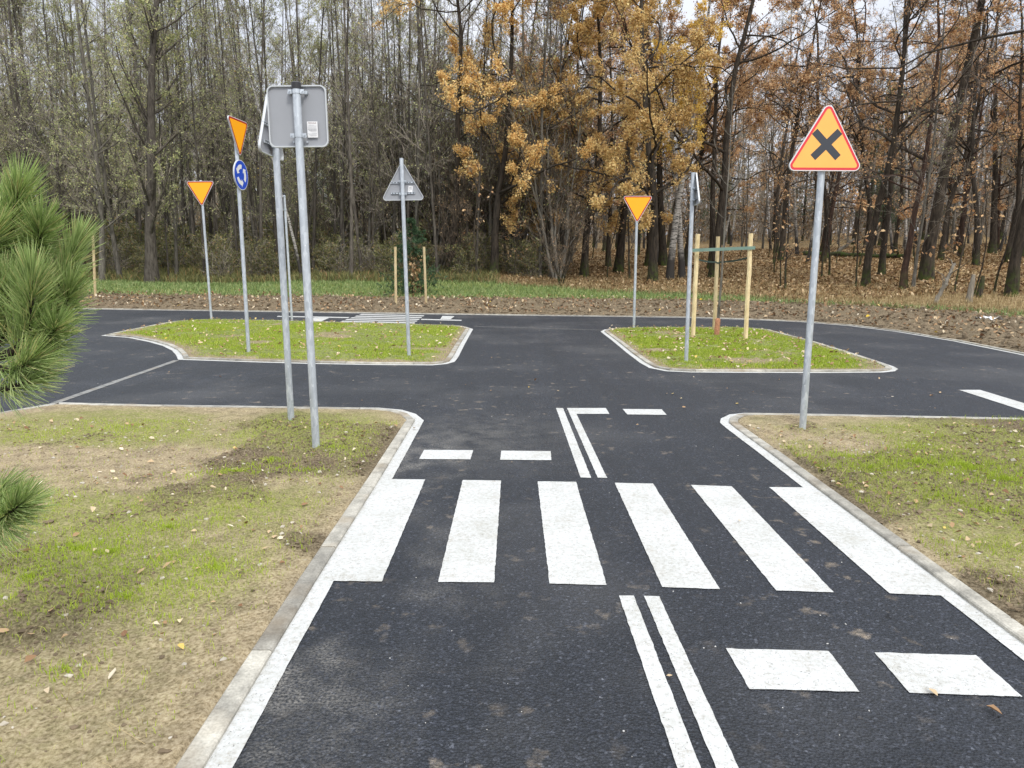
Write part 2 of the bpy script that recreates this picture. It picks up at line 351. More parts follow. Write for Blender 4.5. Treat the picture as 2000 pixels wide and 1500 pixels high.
M['pine'] = m_leafy('needle_pine', [(0, (.34, .46, .16)), (.5, (.56, .70, .30)), (.85, (.76, .84, .42)), (1, (.88, .80, .46))], .35, .45)
M['undergrowth'] = m_leafy('leaf_undergrowth', [(0, (.07, .08, .03)), (.5, (.17, .18, .07)), (.8, (.27, .26, .10)), (1, (.34, .20, .10))], .6, .3)
M['pebble'] = m_plain('pebble', (.42, .38, .31), .8, 0, .3)
M['clod'] = m_plain('soil_clod', (.165, .127, .084), .95, 0, .5, 3, .1)

# ------------------------------------------------------------------ layout outlines (outer edge of the white line)
def dens(poly, closed=True, step=.25):
    out = []; n = len(poly)
    for i in range(n if closed else n - 1):
        a = np.array(poly[i]); b = np.array(poly[(i + 1) % n]); k = max(1, int(np.linalg.norm(b - a) / step))
        for j in range(k): out.append(tuple(a + (b - a) * j / k))
    if not closed: out.append(tuple(poly[-1]))
    return out
def chaikin(p, it=1, closed=True, keep=()):
    for _ in range(it):
        q = []; n = len(p)
        for i in range(n if closed else n - 1):
            a = np.array(p[i]); b = np.array(p[(i + 1) % n]); q += [tuple(a * .75 + b * .25), tuple(a * .25 + b * .75)]
        if not closed: q = [p[0]] + q + [p[-1]]
        p = q
    return p
def offset(p, d, closed=True):
    """shift to the left of travel by d (negative: right)"""
    P = np.array(p); n = len(P); out = []
    for i in range(n):
        a = P[i - 1] if (closed or i) else P[i]; c = P[(i + 1) % n] if (closed or i < n - 1) else P[i]; b = P[i]
        t1 = b - a; t2 = c - b
        if np.linalg.norm(t1) < 1e-9: t1 = t2
        if np.linalg.norm(t2) < 1e-9: t2 = t1
        t1 = t1 / np.linalg.norm(t1); t2 = t2 / np.linalg.norm(t2)
        n1 = np.array([-t1[1], t1[0]]); n2 = np.array([-t2[1], t2[0]]); nn = n1 + n2; l = np.linalg.norm(nn)
        if l < .3: nn = n1; k = 1
        else: nn = nn / l; k = min(1 / max(nn @ n1, .35), 2.2)
        out.append(tuple(b + nn * d * k))
    return out
W_L, W_K = .085, .08
# all outlines run clockwise seen from above, so the inside lies to the right
isl_l_px = [(197, 656), (250, 645), (300, 635), (335, 629), (370, 626), (420, 625), (560, 627.5), (720, 632), (880, 636.5), (910, 638.5), (924, 643), (908, 672), (895, 698), (888, 707), (872, 711.5), (845, 714), (740, 713.5), (600, 711), (480, 707.5), (348, 703), (344, 694), (336, 685), (318, 676), (290, 668), (250, 660)]
isl_r_px = [(1173, 648), (1180, 644), (1200, 642), (1260, 640.5), (1400, 640.5), (1470, 642), (1510, 646), (1555, 658), (1600, 670), (1650, 685), (1700, 701), (1745, 716), (1754, 721), (1748, 725.5), (1725, 728), (1600, 729), (1450, 728.5), (1350, 728), (1300, 725.5), (1268, 719), (1250, 709), (1225, 690), (1195, 665)]
ver_l_px = [(828, 826), (766, 936), (709, 1036), (652, 1136), (555, 1314), (455, 1500)]
ver_r_px = [(1567, 952), (1700, 1056), (1837, 1164), (2000, 1292)]
ISL_L = [G(*p) for p in isl_l_px]; ISL_R = [G(*p) for p in isl_r_px]
la, lb = np.array(G(555, 1314)), np.array(G(455, 1500)); ld = (lb - la) / np.linalg.norm(lb - la)
VER_L = [G(-700, 880), G(-300, 845), G(0, 806), G(104, 788), G(120, 786.5), G(300, 791), G(600, 795), G(740, 797), G(785, 801), G(812, 809), G(828, 822)] + [G(*p) for p in ver_l_px[1:]] + [tuple(lb + ld * 2.5), (-7.5, -1.0)]
ra, rb = np.array(G(1837, 1164)), np.array(G(2000, 1292)); rd = (rb - ra) / np.linalg.norm(rb - ra)
VER_R = [tuple(rb + rd * 3.0)] + [G(*p) for p in ver_r_px[::-1]] + [G(1486, 888), G(1420, 838), G(1406, 826), G(1408, 818), G(1425, 810), G(1455, 807), G(1600, 809), G(2000, 817), G(2400, 826), (9.5, -2.2)]


# ------------------------------------------------------------------ ground: one sheet
ys = [-4.0, -2.0, -.5, .4, 1.0]
while ys[-1] < 24: ys.append(ys[-1] + .011 + .0027 * max(ys[-1], 0))
while ys[-1] < 130: ys.append(ys[-1] + .008 * ys[-1])
ys = np.array(ys); NC = 700
ss = np.linspace(-1, 1, NC); ss = np.sign(ss) * (np.abs(ss) + .5 * np.maximum(np.abs(ss) - .9, 0) * 12 * 0)
Yg, Sg = np.meshgrid(ys, ss, indexing='ij'); Xg = Sg * (2.4 + .9 * np.maximum(Yg, 0))
# widen the outermost columns so that the sheet reaches far to the sides
Xg[:, 0] = -150; Xg[:, -1] = 150; Xg[:, 1] = np.minimum(Xg[:, 2] - .5, -60); Xg[:, -2] = np.maximum(Xg[:, -3] + .5, 60)
dL, dR, dA, dB = (dist_poly(Xg, Yg, p) for p in (VER_L, VER_R, ISL_L, ISL_R))
inset = W_L + W_K
Dg = edge_D(Xg, Yg)
near = np.maximum(dL, dR); isl = np.maximum(dA, dB)
inside = np.maximum(np.maximum(near, isl) - inset, Dg - .08)
k_in = sstep(-.05, -.005, inside)
Zn = (fbm(Xg, Yg, 3, 3, 1) - .5) * .03 + (fbm(Xg, Yg, 14, 3, 2) - .5) * .018
clodn = fbm(Xg, Yg, 9, 3, 4); patch = fbm(Xg, Yg, 1.3, 3, 6)
rough_patch = sstep(.48, .6, patch)
fine = vnoise(Xg, Yg, 45, 3) * vnoise(Xg, Yg, 28, 4)
Zv = .024 + Zn * sstep(.0, .3, inside) + rough_patch * (np.maximum(clodn - .45, 0) * .09 + fine * .034) * sstep(.02, .15, inside)
Zv = np.maximum(Zv, .008)
Zb = terrain(Xg, Yg) + .02 + (np.maximum(fbm(Xg, Yg, 5, 4, 8) - .42, 0) * .38 + (fbm(Xg, Yg, 1.2, 2, 7) - .5) * .1) * sstep(.1, .8, Dg) * (1 - sstep(3.6, 5, Dg) * .75)
Zi = np.where(Dg > 0, Zb, Zv); Zi = np.where(inside < .012, np.minimum(Zi, .014), Zi)
Zg = -.07 + (Zi + .07) * k_in
sw = sstep(.1, .3, Dg) * 1.0
xr = Xg / np.maximum(Yg, 1)
wob = (fbm(Xg, Yg, .35, 3, 5) - .5) * 2.5
g_hi = np.interp(xr, [-1, -.03, .12, .33, .42, 1], [10.8, 10.5, 7.4, 6.2, 5.0, 4.6])
g_lo = np.interp(xr, [-1, 0, .3, .7], [3.5, 4.6, 4.8, 4.2])
grass_band = sstep(0, .7, Dg - g_lo - wob * .4) * (1 - sstep(0, .8, Dg - g_hi - wob * .4))
litter = sstep(0, 1, Dg - g_hi - wob * .4)
leftw = 1 - sstep(-.12, 0.0, xr)
isl_g = sstep(.05, .3, isl - inset) * sstep(.25, .5, fbm(Xg, Yg, 1.1, 3, 11) + .12)
gw = lambda X, Y: sstep(2.6, 3.3, Y + (fbm(X, Y, .8, 2, 20) - .5) * 1.5)
olive = np.where(near > 0, sstep(.34, .58, fbm(Xg, Yg, .9, 4, 12)) * .85 * sstep(.1, .6, near) * (.25 + .75 * gw(Xg, Yg)), 0)
dark = np.clip(np.where(Dg > 0, .85, 0) + np.where(near > 0, rough_patch * .95 + .35 * sstep(.55, .7, clodn), 0) + np.where(isl > 0, .3, 0), 0, 1)
nR, nCc = Xg.shape; idx = np.arange(nR * nCc).reshape(nR, nCc)
Fq = np.stack([idx[:-1, :-1], idx[:-1, 1:], idx[1:, 1:], idx[1:, :-1]], -1).reshape(-1, 4)
V = np.stack([Xg, Yg, Zg], -1).reshape(-1, 3)
gr_w = np.clip(grass_band + isl_g * .85 + litter * leftw * .75, 0, 1)
go = mesh_obj('ground', V, [Fq], M['ground'], smooth=True, attrs=dict(soilw=sw.ravel(), grassw=gr_w.ravel(), litw=(litter * (1 - leftw * .75)).ravel(), dark=dark.ravel(), olive=olive.ravel()))
tag(go, kind='structure')

def ground_z(X, Y):
    """height of the finished soil surface (approximate, for scattering)"""
    X = np.asarray(X, float); Y = np.asarray(Y, float)
    D = edge_D(X, Y)
    Zb_ = terrain(X, Y) + .025 + (np.maximum(fbm(X, Y, 5, 4, 8) - .42, 0) * .38 + (fbm(X, Y, 1.2, 2, 7) - .5) * .1) * sstep(.1, .8, D) * (1 - sstep(3.6, 5, D) * .75)
    rp_ = sstep(.48, .6, fbm(X, Y, 1.3, 3, 6)); cn = fbm(X, Y, 9, 3, 4)
    Zv_ = .024 + (fbm(X, Y, 3, 3, 1) - .5) * .03 + (fbm(X, Y, 14, 3, 2) - .5) * .018 + rp_ * (np.maximum(cn - .45, 0) * .09 + vnoise(X, Y, 45, 3) * vnoise(X, Y, 28, 4) * .034)
    return np.where(D > 0, Zb_, np.maximum(Zv_, .008))

# ------------------------------------------------------------------ asphalt
far_in = [(x, y) for x, y in EDGE]
road_poly = [(-60, -3)] + far_in
def grid_fill(poly_test, x0, x1, y0, y1): pass
# fan grid clipped by the far edge
ys2 = [-3.0, 0.5]
while ys2[-1] < 25: ys2.append(ys2[-1] + .03 + .01 * ys2[-1])
ys2 = np.array(ys2); sx2 = np.linspace(-1, 1, 260)
yy, s2 = np.meshgrid(ys2, sx2, indexing='ij'); xx = s2 * (3.5 + 1.0 * np.maximum(yy, 0)); xx[:, 0] = -58; xx[:, -1] = np.minimum(np.maximum(xx[:, -2] + .1, EX[-1]), 40)
ye = np.interp(xx, EX, EY) + .02
# squeeze the rows so that the last row follows the far edge
Y2 = yy
kill = edge_D(xx, yy) > .05
i2 = np.arange(xx.size).reshape(xx.shape); F2 = np.stack([i2[:-1, :-1], i2[:-1, 1:], i2[1:, 1:], i2[1:, :-1]], -1).reshape(-1, 4)
kk = kill.ravel(); F2 = F2[~(kk[F2].all(1))]
ar = (Y2.ravel()[F2].max(1) - Y2.ravel()[F2].min(1)) > 1e-5; F2 = F2[ar]
dl_ = np.maximum(dist_poly(xx, Y2, VER_L), -9); dust = np.exp(-np.maximum(-dl_, 0) / .30) * sstep(1.5, 2.6, Y2) * (1 - sstep(5.4, 6.5, Y2)) * sstep(.35, .65, fbm(xx, Y2, 2.6, 5, 3)) * 1.3 + .35 * np.exp(-((xx + .3) ** 2 / .5 + (Y2 - 6.2) ** 2 / .8))
ro = mesh_obj('road', np.stack([xx, Y2, np.zeros_like(xx)], -1).reshape(-1, 3), [F2], M['asphalt'], attrs=dict(dust=np.clip(dust, 0, 1).ravel()))
tag(ro, kind='structure')

# ------------------------------------------------------------------ painted lines and kerbs
rng = np.random.RandomState(3)
def sheet(name, outer, inner, z, material, closed=True, kind='structure', wob=.0007):
    n = len(outer); A = np.array(outer) + rng.randn(n, 2) * wob; B = np.array(inner) + rng.randn(n, 2) * wob
    V_ = [(x, y, z) for x, y in A] + [(x, y, z) for x, y in B]; m_ = n if closed else n - 1
    F_ = [[i, (i + 1) % n, n + (i + 1) % n, n + i] for i in range(m_)]
    o = mesh_obj(name, V_, [np.array(F_)], material); tag(o, kind=kind); return o
def kerb_strip(outer, inner, top, bottom, name='kerb', gap_every=1.0, closed=True):
    """row of edging units, chamfered, with open joints"""
    mb = MB(); n = len(outer); run = 0; uv = []
    seq = list(range(n)) + ([0] if closed else [])
    segs = [[seq[0]]]
    for a, b in zip(seq[:-1], seq[1:]):
        L = math.dist(outer[a], outer[b]); run += L; segs[-1].append(b)
        if run >= gap_every: segs.append([b]); run = 0
    for sg in segs:
        if len(sg) < 2: continue
        dz = rng.uniform(-.0025, .0025); oo = [Vector((*outer[i], 0)) for i in sg]; ii = [Vector((*inner[i], 0)) for i in sg]
        g = .0035
        d0 = (oo[1] - oo[0]).normalized() * g; d1 = (oo[-2] - oo[-1]).normalized() * g
        oo[0] += d0; ii[0] += d0; oo[-1] += d1; ii[-1] += d1
        vs = []
        for a, b in zip(oo, ii):
            w = b - a
            for f, z in ((0, bottom), (0, top - .006), (.08, top), (.92, top), (1, top - .006), (1, bottom)):
                q = a + w * f; vs.append((q.x, q.y, z + dz))
        fs = []; k = 6
        for i in range(len(sg) - 1):
            for j in range(k - 1): fs.append([i * k + j, (i + 1) * k + j, (i + 1) * k + j + 1, i * k + j + 1])
        fs.append(list(range(k))); fs.append([(len(sg) - 1) * k + j for j in range(k)][::-1])
        mb.add(vs, fs); uv += [rng.rand()] * len(fs)
    o = mb.build(name, M['kerb']); at = o.data.attributes.new('rnd', 'FLOAT', 'FACE'); at.data.foreach_set('value', uv); tag(o, kind='structure'); return o
def outline(poly, closed=True, top=.022):
    P = dens(poly, closed, .04)
    C1 = offset(P, -W_L, closed); C2 = offset(P, -(W_L + W_K), closed)
    sheet('edge_line', P, C1, .004, M['paint'], closed)
    kerb_strip(offset(P, -(W_L - .001), closed), C2, top, -.09, closed=closed)
outline(VER_L, True, .022); outline(VER_R, True, .022); outline(ISL_L, True, .030); outline(ISL_R, True, .030)
FE = dens([p for p in EDGE if p[0] > -59] , False, .4)
FE = [(-40.0, FE[0][1] + .1)] + FE
FE = dens(FE, False, .4)
sheet('edge_line', FE, offset(FE, -.08, False), .004, M['paint'], False)
kerb_strip(offset(FE, .001, False), offset(FE, .08, False), .03, -.09, closed=False)

def quad_mark(pts, z=.004, name='road_marking', material=None):
    """a painted patch given by its outline, with slightly worn edges"""
    P = dens([G(*p) for p in pts], True, .018 if pts[0][1] > 700 else .05); a_ = rng.randn(len(P), 2); a_ = (a_ + np.roll(a_, 1, 0) * .8) * .0007; P = [(x + a, y + b) for (x, y), (a, b) in zip(P, a_)]
    mb = MB(); mb.add([(x, y, z) for x, y in P], [list(range(len(P)))[::-1]]); o = mb.build(name, material or M['paint']); tag(o, kind='structure'); return o
marks = [
 [(764, 936.6), (830.4, 937.5), (745.5, 1137), (651, 1136)],
 [(903.6, 938.4), (978.6, 939.6), (965.1, 1138.8), (855.6, 1137.9)],
 [(1050, 941.1), (1125, 942), (1185, 1143.9), (1073.4, 1141.2)],
 [(1200.3, 943.75), (1275.5, 945.5), (1406.5, 1152), (1293.75, 1147.8)],
 [(1349.4, 948), (1429.2, 950.8), (1628.4, 1158.3), (1516, 1154.5)],
 [(1502.7, 952.5), (1569, 952.8), (1839, 1164.6), (1737.2, 1160.4)],
 [(1208.7, 1164.6), (1238, 1164.6), (1367.8, 1500), (1470, 1760), (1415, 1760), (1323, 1500)],
 [(1258, 1165.4), (1287.4, 1165.8), (1441, 1500), (1562, 1760), (1505, 1760), (1398, 1500)],
 [(1418.6, 1268), (1618.7, 1273), (1679, 1353), (1463, 1347)],
 [(1707.7, 1275.7), (1905.7, 1281.5), (1997, 1362.6), (1776.6, 1355)],
 [(828.6, 879.4), (924, 880), (919, 898), (818.6, 897.5)],
 [(979, 881), (1075.7, 882), (1077, 899.6), (976.8, 898.8)],
 [(1086, 797.5), (1099.7, 797.5), (1154.8, 934.2), (1134, 933.4)],
 [(1107.5, 797.5), (1183, 797.5), (1190.4, 809), (1125.9, 809), (1185.8, 934.2), (1167.5, 934)],
 [(1216, 799.4), (1292.5, 800), (1302, 811), (1225, 810)],
 [(1873, 762), (1914, 762), (2000, 788), (2130, 834), (2110, 846), (2000, 803)],
 [(542, 617.2), (683, 619.6), (680, 621.4), (541, 619)],
 [(615, 620.5), (643, 621), (625, 629), (596, 628)],
 [(823, 623), (902, 625), (901, 626.8), (822, 624.8)],
 [(864, 617.2), (888, 617.6), (880, 623.8), (860, 623.4)],
]
for i in range(5):   # stripes of the far crossing
    u = i / 5
    xl, yl = 706 - 46 * u, 613.4 + 16.6 * u; xr_, yr_ = 829 - 22 * u, 616.2 + 17.2 * u
    marks.append([(xl, yl), (xr_, yr_), (xr_ - 2.4, yr_ + 1.9), (xl - 5, yl + 1.9)])
for q in marks: quad_mark(q, .0042 if q[0][0] in (764, 1502.7) else .004)
# flush concrete strips across the asphalt
def strip_between(a, b, w, z=.003, name='concrete_strip'):
    A = np.array(G(*a)); B = np.array(G(*b)); P = dens([tuple(A), tuple(B)], False, .1); sheet(name, offset(P, w / 2, False), offset(P, -w / 2, False), z, M['strip'], False, wob=.002)
strip_between((345, 704), (108, 787), .09)
strip_between((926, 637.5), (1178, 645), .05)

# ------------------------------------------------------------------ scattering
def blades(name, X, Y, Z, h, w, material, lean=.5, label=None, cat=None, rnd=None, seed=1):
    r = np.random.RandomState(seed); n = len(X); a = r.rand(n) * 6.283; l = r.rand(n) * lean; b = r.rand(n) * 6.283
    hx = h * (.5 + r.rand(n)); base = np.stack([X, Y, Z], -1)
    d = np.stack([np.cos(a), np.sin(a), np.zeros(n)], -1) * (w * (.6 + .8 * r.rand(n)))[:, None]
    mid = base + np.stack([np.cos(b) * l * .35, np.sin(b) * l * .35, np.ones(n) * .6], -1) * hx[:, None]
    tip = base + np.stack([np.cos(b) * l, np.sin(b) * l, np.ones(n) * (1 - .3 * l)], -1) * hx[:, None]
    V_ = np.stack([base - d, base + d, mid + d * .7, mid - d * .7, tip], 1).reshape(-1, 3)
    o_ = np.arange(n)[:, None] * 5; q = o_ + np.array([[0, 1, 2, 3]]); t3 = o_ + np.array([[3, 2, 4]])
    rv = r.rand(n) if rnd is None else rnd
    ob = mesh_obj(name, V_, [q, t3], material, fattrs=dict(rnd=np.concatenate([rv, rv])))
    tag(ob, label, cat, kind='stuff'); return ob
def flakes(name, X, Y, Z, size, material, label, cat, seed=1, flat=.35, rpow=1.0):
    """fallen leaves: pointed, folded along the midrib"""
    r = np.random.RandomState(seed); n = len(X); a = r.rand(n) * 6.283; s = size * (.5 + r.rand(n))
    tz = r.randn(n) * flat; tw = r.randn(n) * flat
    U = np.stack([np.cos(a) * np.cos(tz), np.sin(a) * np.cos(tz), np.sin(tz)], -1); Wd = np.stack([-np.sin(a) * np.cos(tw), np.cos(a) * np.cos(tw), np.sin(tw)], -1)
    c = np.stack([X, Y, Z], -1); f = (r.rand(n) * .35)[:, None]; up = np.array([0, 0, 1.0])
    P0 = c - U * s[:, None] * .5; P3 = c + U * s[:, None] * .55
    L1 = c - U * s[:, None] * .12 + Wd * s[:, None] * .33 + up * s[:, None] * f; R1 = c - U * s[:, None] * .12 - Wd * s[:, None] * .33 + up * s[:, None] * f
    L2 = c + U * s[:, None] * .25 + Wd * s[:, None] * .24 + up * s[:, None] * f * .7; R2 = c + U * s[:, None] * .25 - Wd * s[:, None] * .24 + up * s[:, None] * f * .7
    V_ = np.stack([P0, L1, L2, P3, R2, R1], 1); V_[..., 2] += np.maximum(0, Z[:, None] + .002 - V_[..., 2].min(1, keepdims=True)) ; V_ = V_.reshape(-1, 3)
    o_ = np.arange(n)[:, None] * 6; q1 = o_ + np.array([[0, 1, 2, 3]]); q2 = o_ + np.array([[0, 3, 4, 5]])
    rv = r.rand(n) ** rpow; ob = mesh_obj(name, V_, [q1, q2], material, fattrs=dict(rnd=np.concatenate([rv, rv])))
    tag(ob, label, cat, kind='stuff'); return ob
def sample_in(poly, n, inset_, seed, ymin=1.2, ymax=99, view=True, wfun=None):
    r = np.random.RandomState(seed); P = np.array(poly); x0, y0 = P.min(0); x1, y1 = P.max(0); y0 = max(y0, ymin); y1 = min(y1, ymax)
    if view: x0 = max(x0, -.95 * y1 - 1); x1 = min(x1, .95 * y1 + 1)
    X = r.uniform(x0, x1, n * 4); Y = r.uniform(y0, y1, n * 4)
    if view: k = np.abs(X) < .9 * Y + .8; X, Y = X[k], Y[k]
    k = dist_poly(X, Y, poly) > inset_; X, Y = X[k], Y[k]
    if wfun is not None: k = r.rand(len(X)) < wfun(X, Y); X, Y = X[k], Y[k]
    return X[:n], Y[:n]
IN = W_L + W_K + .01
# islands: fresh grass
for poly, sd_, nm in ((ISL_L, 21, 'left'), (ISL_R, 22, 'right')):
    X, Y = sample_in(poly, 95000, IN, sd_, wfun=lambda X, Y, p=poly: sstep(.3, .52, fbm(X, Y, 1.1, 3, 11) + .12 * 1) * sstep(IN, IN + .35, dist_poly(X, Y, p)) + .06)
    blades('grass', X, Y, np.full(len(X), .02) + (fbm(X, Y, 3, 3, 1) - .5) * .03, .038, .0034, M['grass'], .9, 'fresh green grass on the %s island' % nm, 'grass', seed=sd_)
    X, Y = sample_in(poly, 650, IN, sd_ + 50); flakes('fallen_leaves', X, Y, ground_z(X, Y) + .03, .055, M['leaf_fallen'], 'pale fallen leaves scattered on the %s grass island' % nm, 'leaves', sd_)
# near verges: sparse young grass
for poly, sd_, nm in ((VER_L, 31, 'left'), (VER_R, 32, 'right')):
    f = lambda X, Y, q=(0 if nm == 'left' else .04): np.clip(sstep(.44 - q, .66 - q, fbm(X, Y, .9, 4, 12)) * .9 * sstep(.35, .6, vnoise(X, Y, 6, 2)) + .10, 0, 1) / (1 + (Y / 9)) * (.2 + .8 * gw(X, Y))
    X, Y = sample_in(poly, 52000, IN + .03, sd_, ymax=6.6, wfun=f); Z = ground_z(X, Y) - .003
    blades('grass', X, Y, Z, .026, .0013, M['grass'], .9, 'thin young grass sprouting from the %s soil verge' % nm, 'grass', seed=sd_, rnd=.35 + .65 * np.random.RandomState(sd_).rand(len(X)))
    X, Y = sample_in(poly, 420, IN + .02, sd_ + 60, ymax=6.6); flakes('fallen_leaves', X, Y, ground_z(X, Y) + .006, .032, M['leaf_fallen'], 'dry fallen leaves lying on the %s soil verge' % nm, 'leaves', sd_ + 3)
# lusher tufts on the right verge and a few on the left
def tuft_field(pts, poly, name, label, h, nb, seed):
    r = np.random.RandomState(seed); XS = []; YS = []
    for (x, y), rad, k in pts:
        gx, gy = G(x, y); k = int(k * .6); a = r.rand(k) * 6.283; q = np.abs(r.randn(k)) * rad * 1.3; XS.append(gx + np.cos(a) * q * 1.6); YS.append(gy + np.sin(a) * q)
    X = np.concatenate(XS); Y = np.concatenate(YS); k = dist_poly(X, Y, poly) > IN + .02; X, Y = X[k], Y[k]
    blades(name, X, Y, ground_z(X, Y) - .004, h, .0016, M['grass'], 1.0, label, 'grass', seed=seed, rnd=.2 + .6 * r.rand(len(X)))
tuft_field([((1700, 925), .12, 700), ((1790, 915), .2, 1500), ((1880, 920), .22, 2200), ((1960, 950), .2, 1600), ((1640, 900), .1, 400), ((1830, 985), .1, 400), ((1990, 830), .3, 900), ((1660, 990), .06, 160), ((1930, 1010), .08, 260), ((1770, 880), .12, 500), ((1900, 1080), .05, 100)], VER_R, 'grass', 'bright grass tufts on the soil verge at right', .045, 0, 41)
tuft_field([((460, 930), .13, 1300), ((530, 915), .1, 600), ((650, 885), .15, 700), ((230, 840), .15, 500), ((150, 1080), .25, 2200), ((330, 1040), .2, 1500), ((420, 1120), .12, 900), ((130, 1325), .05, 260), ((60, 1140), .2, 1400), ((250, 1180), .2, 1300), ((600, 930), .1, 400), ((90, 975), .12, 600), ((220, 1090), .2, 1300)], VER_L, 'grass', 'bright grass tufts on the soil verge at left', .03, 0, 42)

# clods of soil
def clods(name, X, Y, Z, s, material, label, seed):
    r = np.random.RandomState(seed); n = len(X)
    base = np.array([(0, 0, 1), (.9, 0, .3), (.28, .85, .3), (-.72, .53, .3), (-.72, -.53, .3), (.28, -.85, .3), (.72, .5, -.5), (-.28, .85, -.5), (-.9, 0, -.5), (-.28, -.85, -.5), (.72, -.5, -.5)])
    F_ = [(0, 1, 2), (0, 2, 3), (0, 3, 4), (0, 4, 5), (0, 5, 1), (1, 6, 2), (2, 6, 7), (2, 7, 3), (3, 7, 8), (3, 8, 4), (4, 8, 9), (4, 9, 5), (5, 9, 10), (5, 10, 1), (1, 10, 6)]
    V_ = base[None] * (1 + r.randn(n, 11, 1) * .28) * (s * (.35 + r.rand(n) ** 2 * 1.3))[:, None, None] * np.stack([np.ones(n), .7 + r.rand(n) * .5, .45 + r.rand(n) * .4], -1)[:, None]
    a = r.rand(n) * 6.28; ca, sa = np.cos(a)[:, None], np.sin(a)[:, None]; x = V_[..., 0] * ca - V_[..., 1] * sa; y = V_[..., 0] * sa + V_[..., 1] * ca
    V_[..., 0] = x; V_[..., 1] = y; V_ += np.stack([X, Y, Z], -1)[:, None]
    ob = mesh_obj(name, V_.reshape(-1, 3), [(np.arange(n)[:, None, None] * 11 + np.array(F_)[None]).reshape(-1, 3)], material); tag(ob, label, 'soil', kind='stuff')
r = np.random.RandomState(77)
def band_points(n, x0, x1, y0, y1, d0, d1):
    """points beyond the far road edge, d0..d1 metres from it"""
    X = r.uniform(x0, x1, n); Y = r.uniform(y0, y1, n); k = (np.abs(X) < Y * .85 + 2)
    X, Y = X[k], Y[k]; D = edge_D(X, Y); k = (D > d0) & (D < d1); return X[k], Y[k], D[k]
X, Y, _ = band_points(110000, -24, 22, 8, 34, .12, 5.2)
clods('soil_clods', X, Y, ground_z(X, Y), .044, M['clod'], 'lumps of dug brown soil along the far road edge', 5)
X, Y, _ = band_points(22000, -24, 22, 8, 34, .2, 5.6)
flakes('fallen_leaves', X, Y, ground_z(X, Y) + .03, .085, M['leaf_fallen'], 'pale leaves on the dug soil strip beyond the road', 'leaves', 8, .5, 1.5)
for poly, sd_, nm in ((VER_L, 51, 'left'), (VER_R, 52, 'right')):
    X, Y = sample_in(poly, 11000, IN + .015, sd_, ymax=6.6, wfun=lambda X, Y: np.clip(sstep(.48, .6, fbm(X, Y, 1.3, 3, 6)) + .07, 0, 1))
    clods('soil_clods', X, Y, ground_z(X, Y), .0085, M['clod'], 'small crumbs of soil on the %s verge' % nm, sd_)
for poly, sd_, nm in ((VER_L, 71, 'left'), (VER_R, 72, 'right')):
    X, Y = sample_in(poly, 900, IN + .03, sd_, ymax=6.6); blades('straw', X, Y, ground_z(X, Y) + .002, .045, .0012, M['grass_dry'], 9.0, 'dry straw bits lying on the %s soil verge' % nm, 'straw', seed=sd_)
    X, Y = sample_in(poly, 500, IN + .02, sd_ + 5, ymax=6.6); clods('pebbles', X, Y, ground_z(X, Y) + .002, .010, M['pebble'], 'small pale pebbles in the %s soil verge' % nm, sd_ + 5)
    X, Y = sample_in(poly, 420, IN + .03, sd_ + 9, ymax=6.6, wfun=lambda X, Y: np.clip(sstep(.45, .6, fbm(X, Y, 1.3, 3, 6)) + .05, 0, 1)); clods('soil_clods', X, Y, ground_z(X, Y), .015, M['clod'], 'larger lumps of soil on the %s verge' % nm, sd_ + 9)
    X, Y = sample_in(poly, 1500, W_L + .045, sd_ + 12, ymax=6.6, wfun=lambda X, Y, p=poly: (dist_poly(X, Y, p) < IN + .03) * sstep(.4, .6, fbm(X, Y, 1.6, 3, 2))); clods('soil_crumbs', X, Y, np.full(len(X), .021), .007, M['clod'], 'soil crumbs spilled over the %s kerb' % nm, sd_ + 12)
PB = [G(*q) for q in ((618, 880), (569, 824), (1567, 840), (799, 697), (486, 690), (1340, 708), (1238, 642), (413, 624))]
X = np.concatenate([r.randn(46) * .05 + q[0] for q in PB]); Y = np.concatenate([r.randn(46) * .045 + q[1] for q in PB]); clods('soil_crumbs', X, Y, ground_z(X, Y), .014, M['clod'], 'loose soil heaped round the feet of the sign posts', 91)
# grass strip before the wood
X, Y, D_ = band_points(230000, -32, 28, 14, 38, 3, 11.5)
xr_ = X / Y; wb = (fbm(X, Y, .35, 3, 5) - .5) * 2.5 * .4
lo = np.interp(xr_, [-1, 0, .3, .7], [3.5, 4.6, 4.8, 4.2]); hi = np.interp(xr_, [-1, -.03, .12, .33, .42, 1], [10.8, 10.5, 7.4, 6.2, 5.0, 4.6])
k = (D_ > lo + wb) & (D_ < hi + wb + .4); X, Y = X[k], Y[k]
blades('grass', X, Y, ground_z(X, Y) - .02, .14, .014, M['grass_back'], 1.2, 'green grass strip between the dug soil and the wood', 'grass', seed=61)
X, Y, D_ = band_points(130000, -36, 1, 30, 52, 10.2, 26)
k = (X / Y < -.02) & (r.rand(len(X)) < np.exp(-(D_ - 10.2) / 9)); X, Y = X[k], Y[k]
blades('undergrowth', X, Y, ground_z(X, Y) - .02, .36, .018, M['undergrowth'], 1.3, 'olive green undergrowth below the left wood', 'undergrowth', seed=63)
# dry grass, right side and centre
X, Y, D_ = band_points(170000, -1.5, 34, 14, 46, 4, 20)
xr_ = X / Y; hi = np.interp(xr_, [-1, -.03, .12, .33, .42, 1], [10.8, 10.5, 7.4, 6.2, 5.0, 4.6])
k = (D_ > hi - .4) & (r.rand(len(X)) < np.exp(-(D_ - hi) / 3.6)); X, Y = X[k], Y[k]
blades('dry_grass', X, Y, ground_z(X, Y) - .02, .24, .007, M['grass_dry'], 1.1, 'tall dry straw coloured grass at the edge of the wood', 'grass', seed=62)
